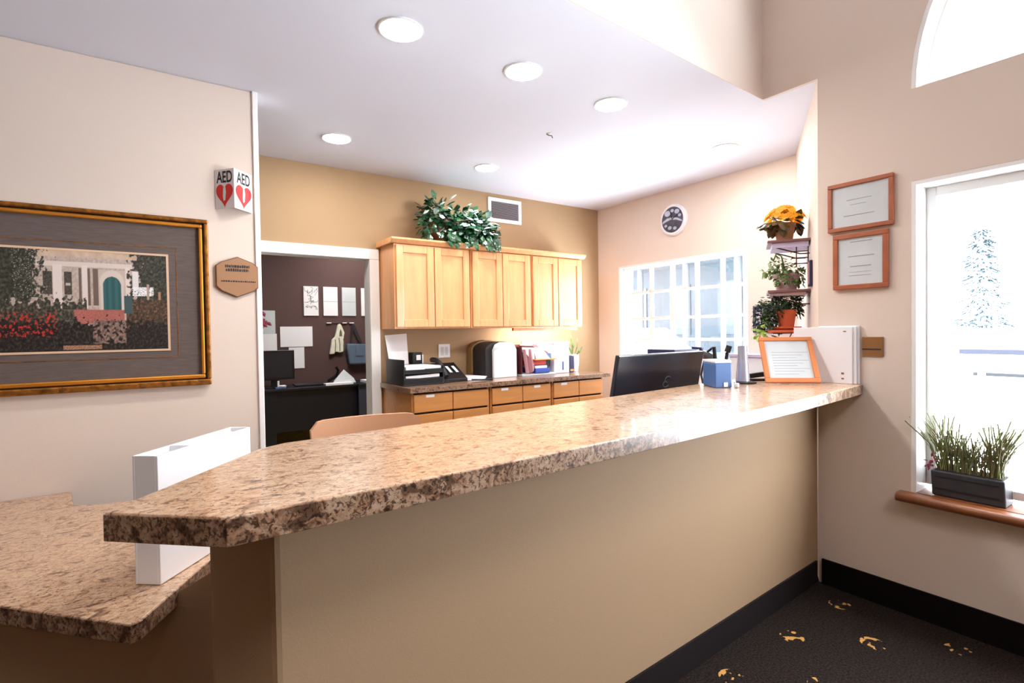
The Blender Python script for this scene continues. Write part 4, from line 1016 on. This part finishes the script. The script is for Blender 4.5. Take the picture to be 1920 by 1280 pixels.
tp = thing('folded_card', 'pale folded card standing like a tent on the office desk', 'card', (2.07, 6.75, .766))
build(MB().extr([(1.90,6.70,.775),(2.19,6.70,.775),(2.17,6.72,.83),(2.05,6.74,.945),(1.92,6.72,.81)], (0,.012,0)), 'front_face', 'paper_grey', tp)
build(MB().extr([(2.05,6.742,.945),(2.19,6.72,.775),(2.14,6.85,.767)], (0,.006,0)), 'side_face', 'paper_grey', tp)
tag(build(B(1.78,2.12,6.585,6.70,.766,.790), 'office_papers', 'paper', None), 'white papers at the front edge of the office desk', 'papers')
tag(build(B(2.28,2.80,6.49,6.80,.769,.800), 'paper_stack', 'paper', None), 'flat stack of white paper on the navy desk return', 'papers')
bl = thing('desk_tape', 'small blue and white item on the left of the office desk', 'tape holder', (1.28, 6.63, .766))
build(B(1.21,1.33,6.60,6.68,.766,.785), 'base', 'blue_box', bl, .005)
build(MB().lathe([(.045,0),(.05,.012),(.03,.02)], (1.29,6.64,.7855), 18), 'roll', 'white_plastic', bl)
build(B(1.235,1.255,6.62,6.64,.7855,.86), 'post', 'white_plastic', bl)
tag(build(MB().tube([(1.92,7.0,.787),(1.95,6.98,.81),(2.02,6.96,.86),(2.04,6.95,.92),(2.01,6.94,.97)], .018, 8), 'desk_phone_handset', 'black_plastic', None), 'black curved handset standing behind the folded card', 'handset')

# ================================================================= outside the windows
struct(B(9, 60, -40, 60, -.35, -.25), 'ground', 'snow', 'pale snowy ground outside the windows', 'ground', origin=(0,0,0))
tree = thing('conifer_tree', 'pale blue conifer seen through the lobby window', 'tree', (14, 3.3, -.25))
build(MB().cyl((14,3.3,-.25), (14,3.3,1.25), .07, .05, 10), 'trunk', 'snow', tree)
tf = MB(); rnd = random.Random(4)
for k in range(760):
    h_ = rnd.random()**1.3; z = 1.35+2.0*h_; r = .36*(1-h_)**.8*rnd.random()**.4+.02; a = rnd.uniform(0,2*PI)
    tf.leaf((14+r*math.cos(a), 3.3+r*math.sin(a), z), (math.cos(a),math.sin(a),-.15), (0,0,1), .18, .05)
build(tf, 'needles', 'conifer', tree)
gr_ = thing('guard_rail', 'low blue rail across the snow outside the lobby window', 'rail', (12.4, 2.0, -.25))
build(B(12.37,12.43,.3,3.24,.86,.95), 'beam', 'rail_blue', gr_, .01)
for y in (.5,1.4,2.3,3.15): build(B(12.43,12.51,y-.05,y+.05,-.25,.93), 'post', 'snow', gr_)
tag(build(B(22,22.2,-4,5.4,-.249,-.15), 'kerb_line', 'kerb', None), 'thin grey kerb in the snow outside the lobby window', 'kerb')
hs_ = thing('far_house', 'pale porch house seen through the gridded window', 'house', (16, 11, -.25))
build(B(16, 20, 7.0, 22, -.25, 5.5), 'wall', 'far_wall', hs_)
for y in (8.3, 10.2, 12.2, 14.2): build(B(15.96,15.995,y-.45,y+.45,1.2,3.0), 'window', 'far_window', hs_)
for y in (7.4, 9.3, 11.2, 13.2, 15.1): build(MB().cyl((15.0,y,-.25), (15.0,y,3.6), .13, .11, 14), 'column', 'far_white', hs_)
build(B(14.6,15.99,7,22,3.6,4.1), 'porch_roof', 'far_white', hs_)
cv = thing('parked_car', 'white car parked outside the gridded window', 'car', (11.5, 10.4, -.25))
build(MB().extr([(10.8,8.9,.05),(10.8,12.6,.05),(10.8,12.6,.75),(10.8,11.9,.85),(10.8,11.3,1.42),(10.8,9.9,1.45),(10.8,9.2,.95),(10.8,8.9,.8)], (1.6,0,0)), 'body', 'car_white', cv, .05)
build(MB().extr([(10.78,9.55,.95),(10.78,11.55,.95),(10.78,11.15,1.34),(10.78,9.98,1.37)], (.02,0,0)), 'side_glass', 'car_glass', cv)
for y in (9.6,11.9): build(MB().cyl((10.76,y,.07), (10.98,y,.07), .32), 'wheel', 'black_soft', cv)

# ================================================================= light
W = bpy.data.worlds.new('world'); S.world = W; W.use_nodes = True
bg = W.node_tree.nodes['Background']; bg.inputs[0].default_value = (.88, .94, 1.0, 1); bg.inputs[1].default_value = 15.0
_nt = W.node_tree; _tc = _nt.nodes.new('ShaderNodeTexCoord'); _sx = _nt.nodes.new('ShaderNodeSeparateXYZ'); _mr = _nt.nodes.new('ShaderNodeMapRange')
_mr.inputs['From Min'].default_value = -.06; _mr.inputs['From Max'].default_value = .06; _mr.inputs['To Min'].default_value = 34.0; _mr.inputs['To Max'].default_value = 15.0
_nt.links.new(_tc.outputs['Generated'], _sx.inputs[0]); _nt.links.new(_sx.outputs['Z'], _mr.inputs['Value']); _nt.links.new(_mr.outputs[0], bg.inputs[1])
def area(name, loc, rot, sx, sy, power, color, portal=False, spread=PI):
    l = bpy.data.lights.new(name, 'AREA'); l.shape = 'RECTANGLE'; l.size = sx; l.size_y = sy; l.energy = power; l.color = color; l.spread = spread
    o = bpy.data.objects.new(name, l); COL.objects.link(o); o.location = loc; o.rotation_euler = rot
    if portal: l.cycles.is_portal = True
    return o
area('portal_lobby_window', (3.22, -.137, 1.34), (0, PI/2, 0), 1.5, 2.2, 1, (1,1,1), True)
area('portal_arch_window', (3.22, -.137, 3.07), (0, PI/2, 0), 1.1, 2.2, 1, (1,1,1), True)
area('portal_gridded_window', (4.36, 3.226, 1.56), (0, PI/2, 0), 1.03, 1.48, 1, (1,1,1), True)
area('lobby_ceiling_lamp', (.6, -1.9, 4.34), (0, 0, 0), 1.2, 1.2, 70, (1, .95, .88))
cl_ = thing('ceiling_panel_light', 'rectangular ceiling light in the office beyond the doorway', 'ceiling light', (2.3, 6.7, H))
build(B(1.90,2.70,6.40,7.00,H-.03,H-.001), 'frame', 'white_trim', cl_, .003)
build(B(1.93,2.67,6.43,6.97,H-.033,H-.0301), 'diffuser', 'panel_lens', cl_)
area('office_ceiling_lamp', (1.9, 5.6, 2.72), (0, 0, 0), .6, .6, 40, (1, .97, .94))

# ================================================================= camera
yaw, pitch, roll = math.radians(34.80), math.radians(-1.09), math.radians(-.863)
fw = Vector((math.sin(yaw)*math.cos(pitch), math.cos(yaw)*math.cos(pitch), math.sin(pitch)))
r0 = Vector((math.cos(yaw), -math.sin(yaw), 0)); u0 = r0.cross(fw)
r_ = math.cos(roll)*r0+math.sin(roll)*u0; u_ = -math.sin(roll)*r0+math.cos(roll)*u0
cam = bpy.data.cameras.new('camera'); cam.sensor_width = 36; cam.lens = 980.5/1920*36; cam.clip_start = .02
co = bpy.data.objects.new('camera', cam); COL.objects.link(co)
mw = Matrix(((r_.x,u_.x,-fw.x,0),(r_.y,u_.y,-fw.y,0),(r_.z,u_.z,-fw.z,1.4),(0,0,0,1)))
co.matrix_world = mw
S.camera = co
S.view_settings.view_transform = 'Standard'; S.view_settings.look = 'None'
S.view_settings.exposure = 0.22; S.view_settings.gamma = 1.0; S.view_settings.use_curve_mapping = False
S.cycles.max_bounces = 10; S.cycles.diffuse_bounces = 6
S.cycles.sample_clamp_indirect = 8
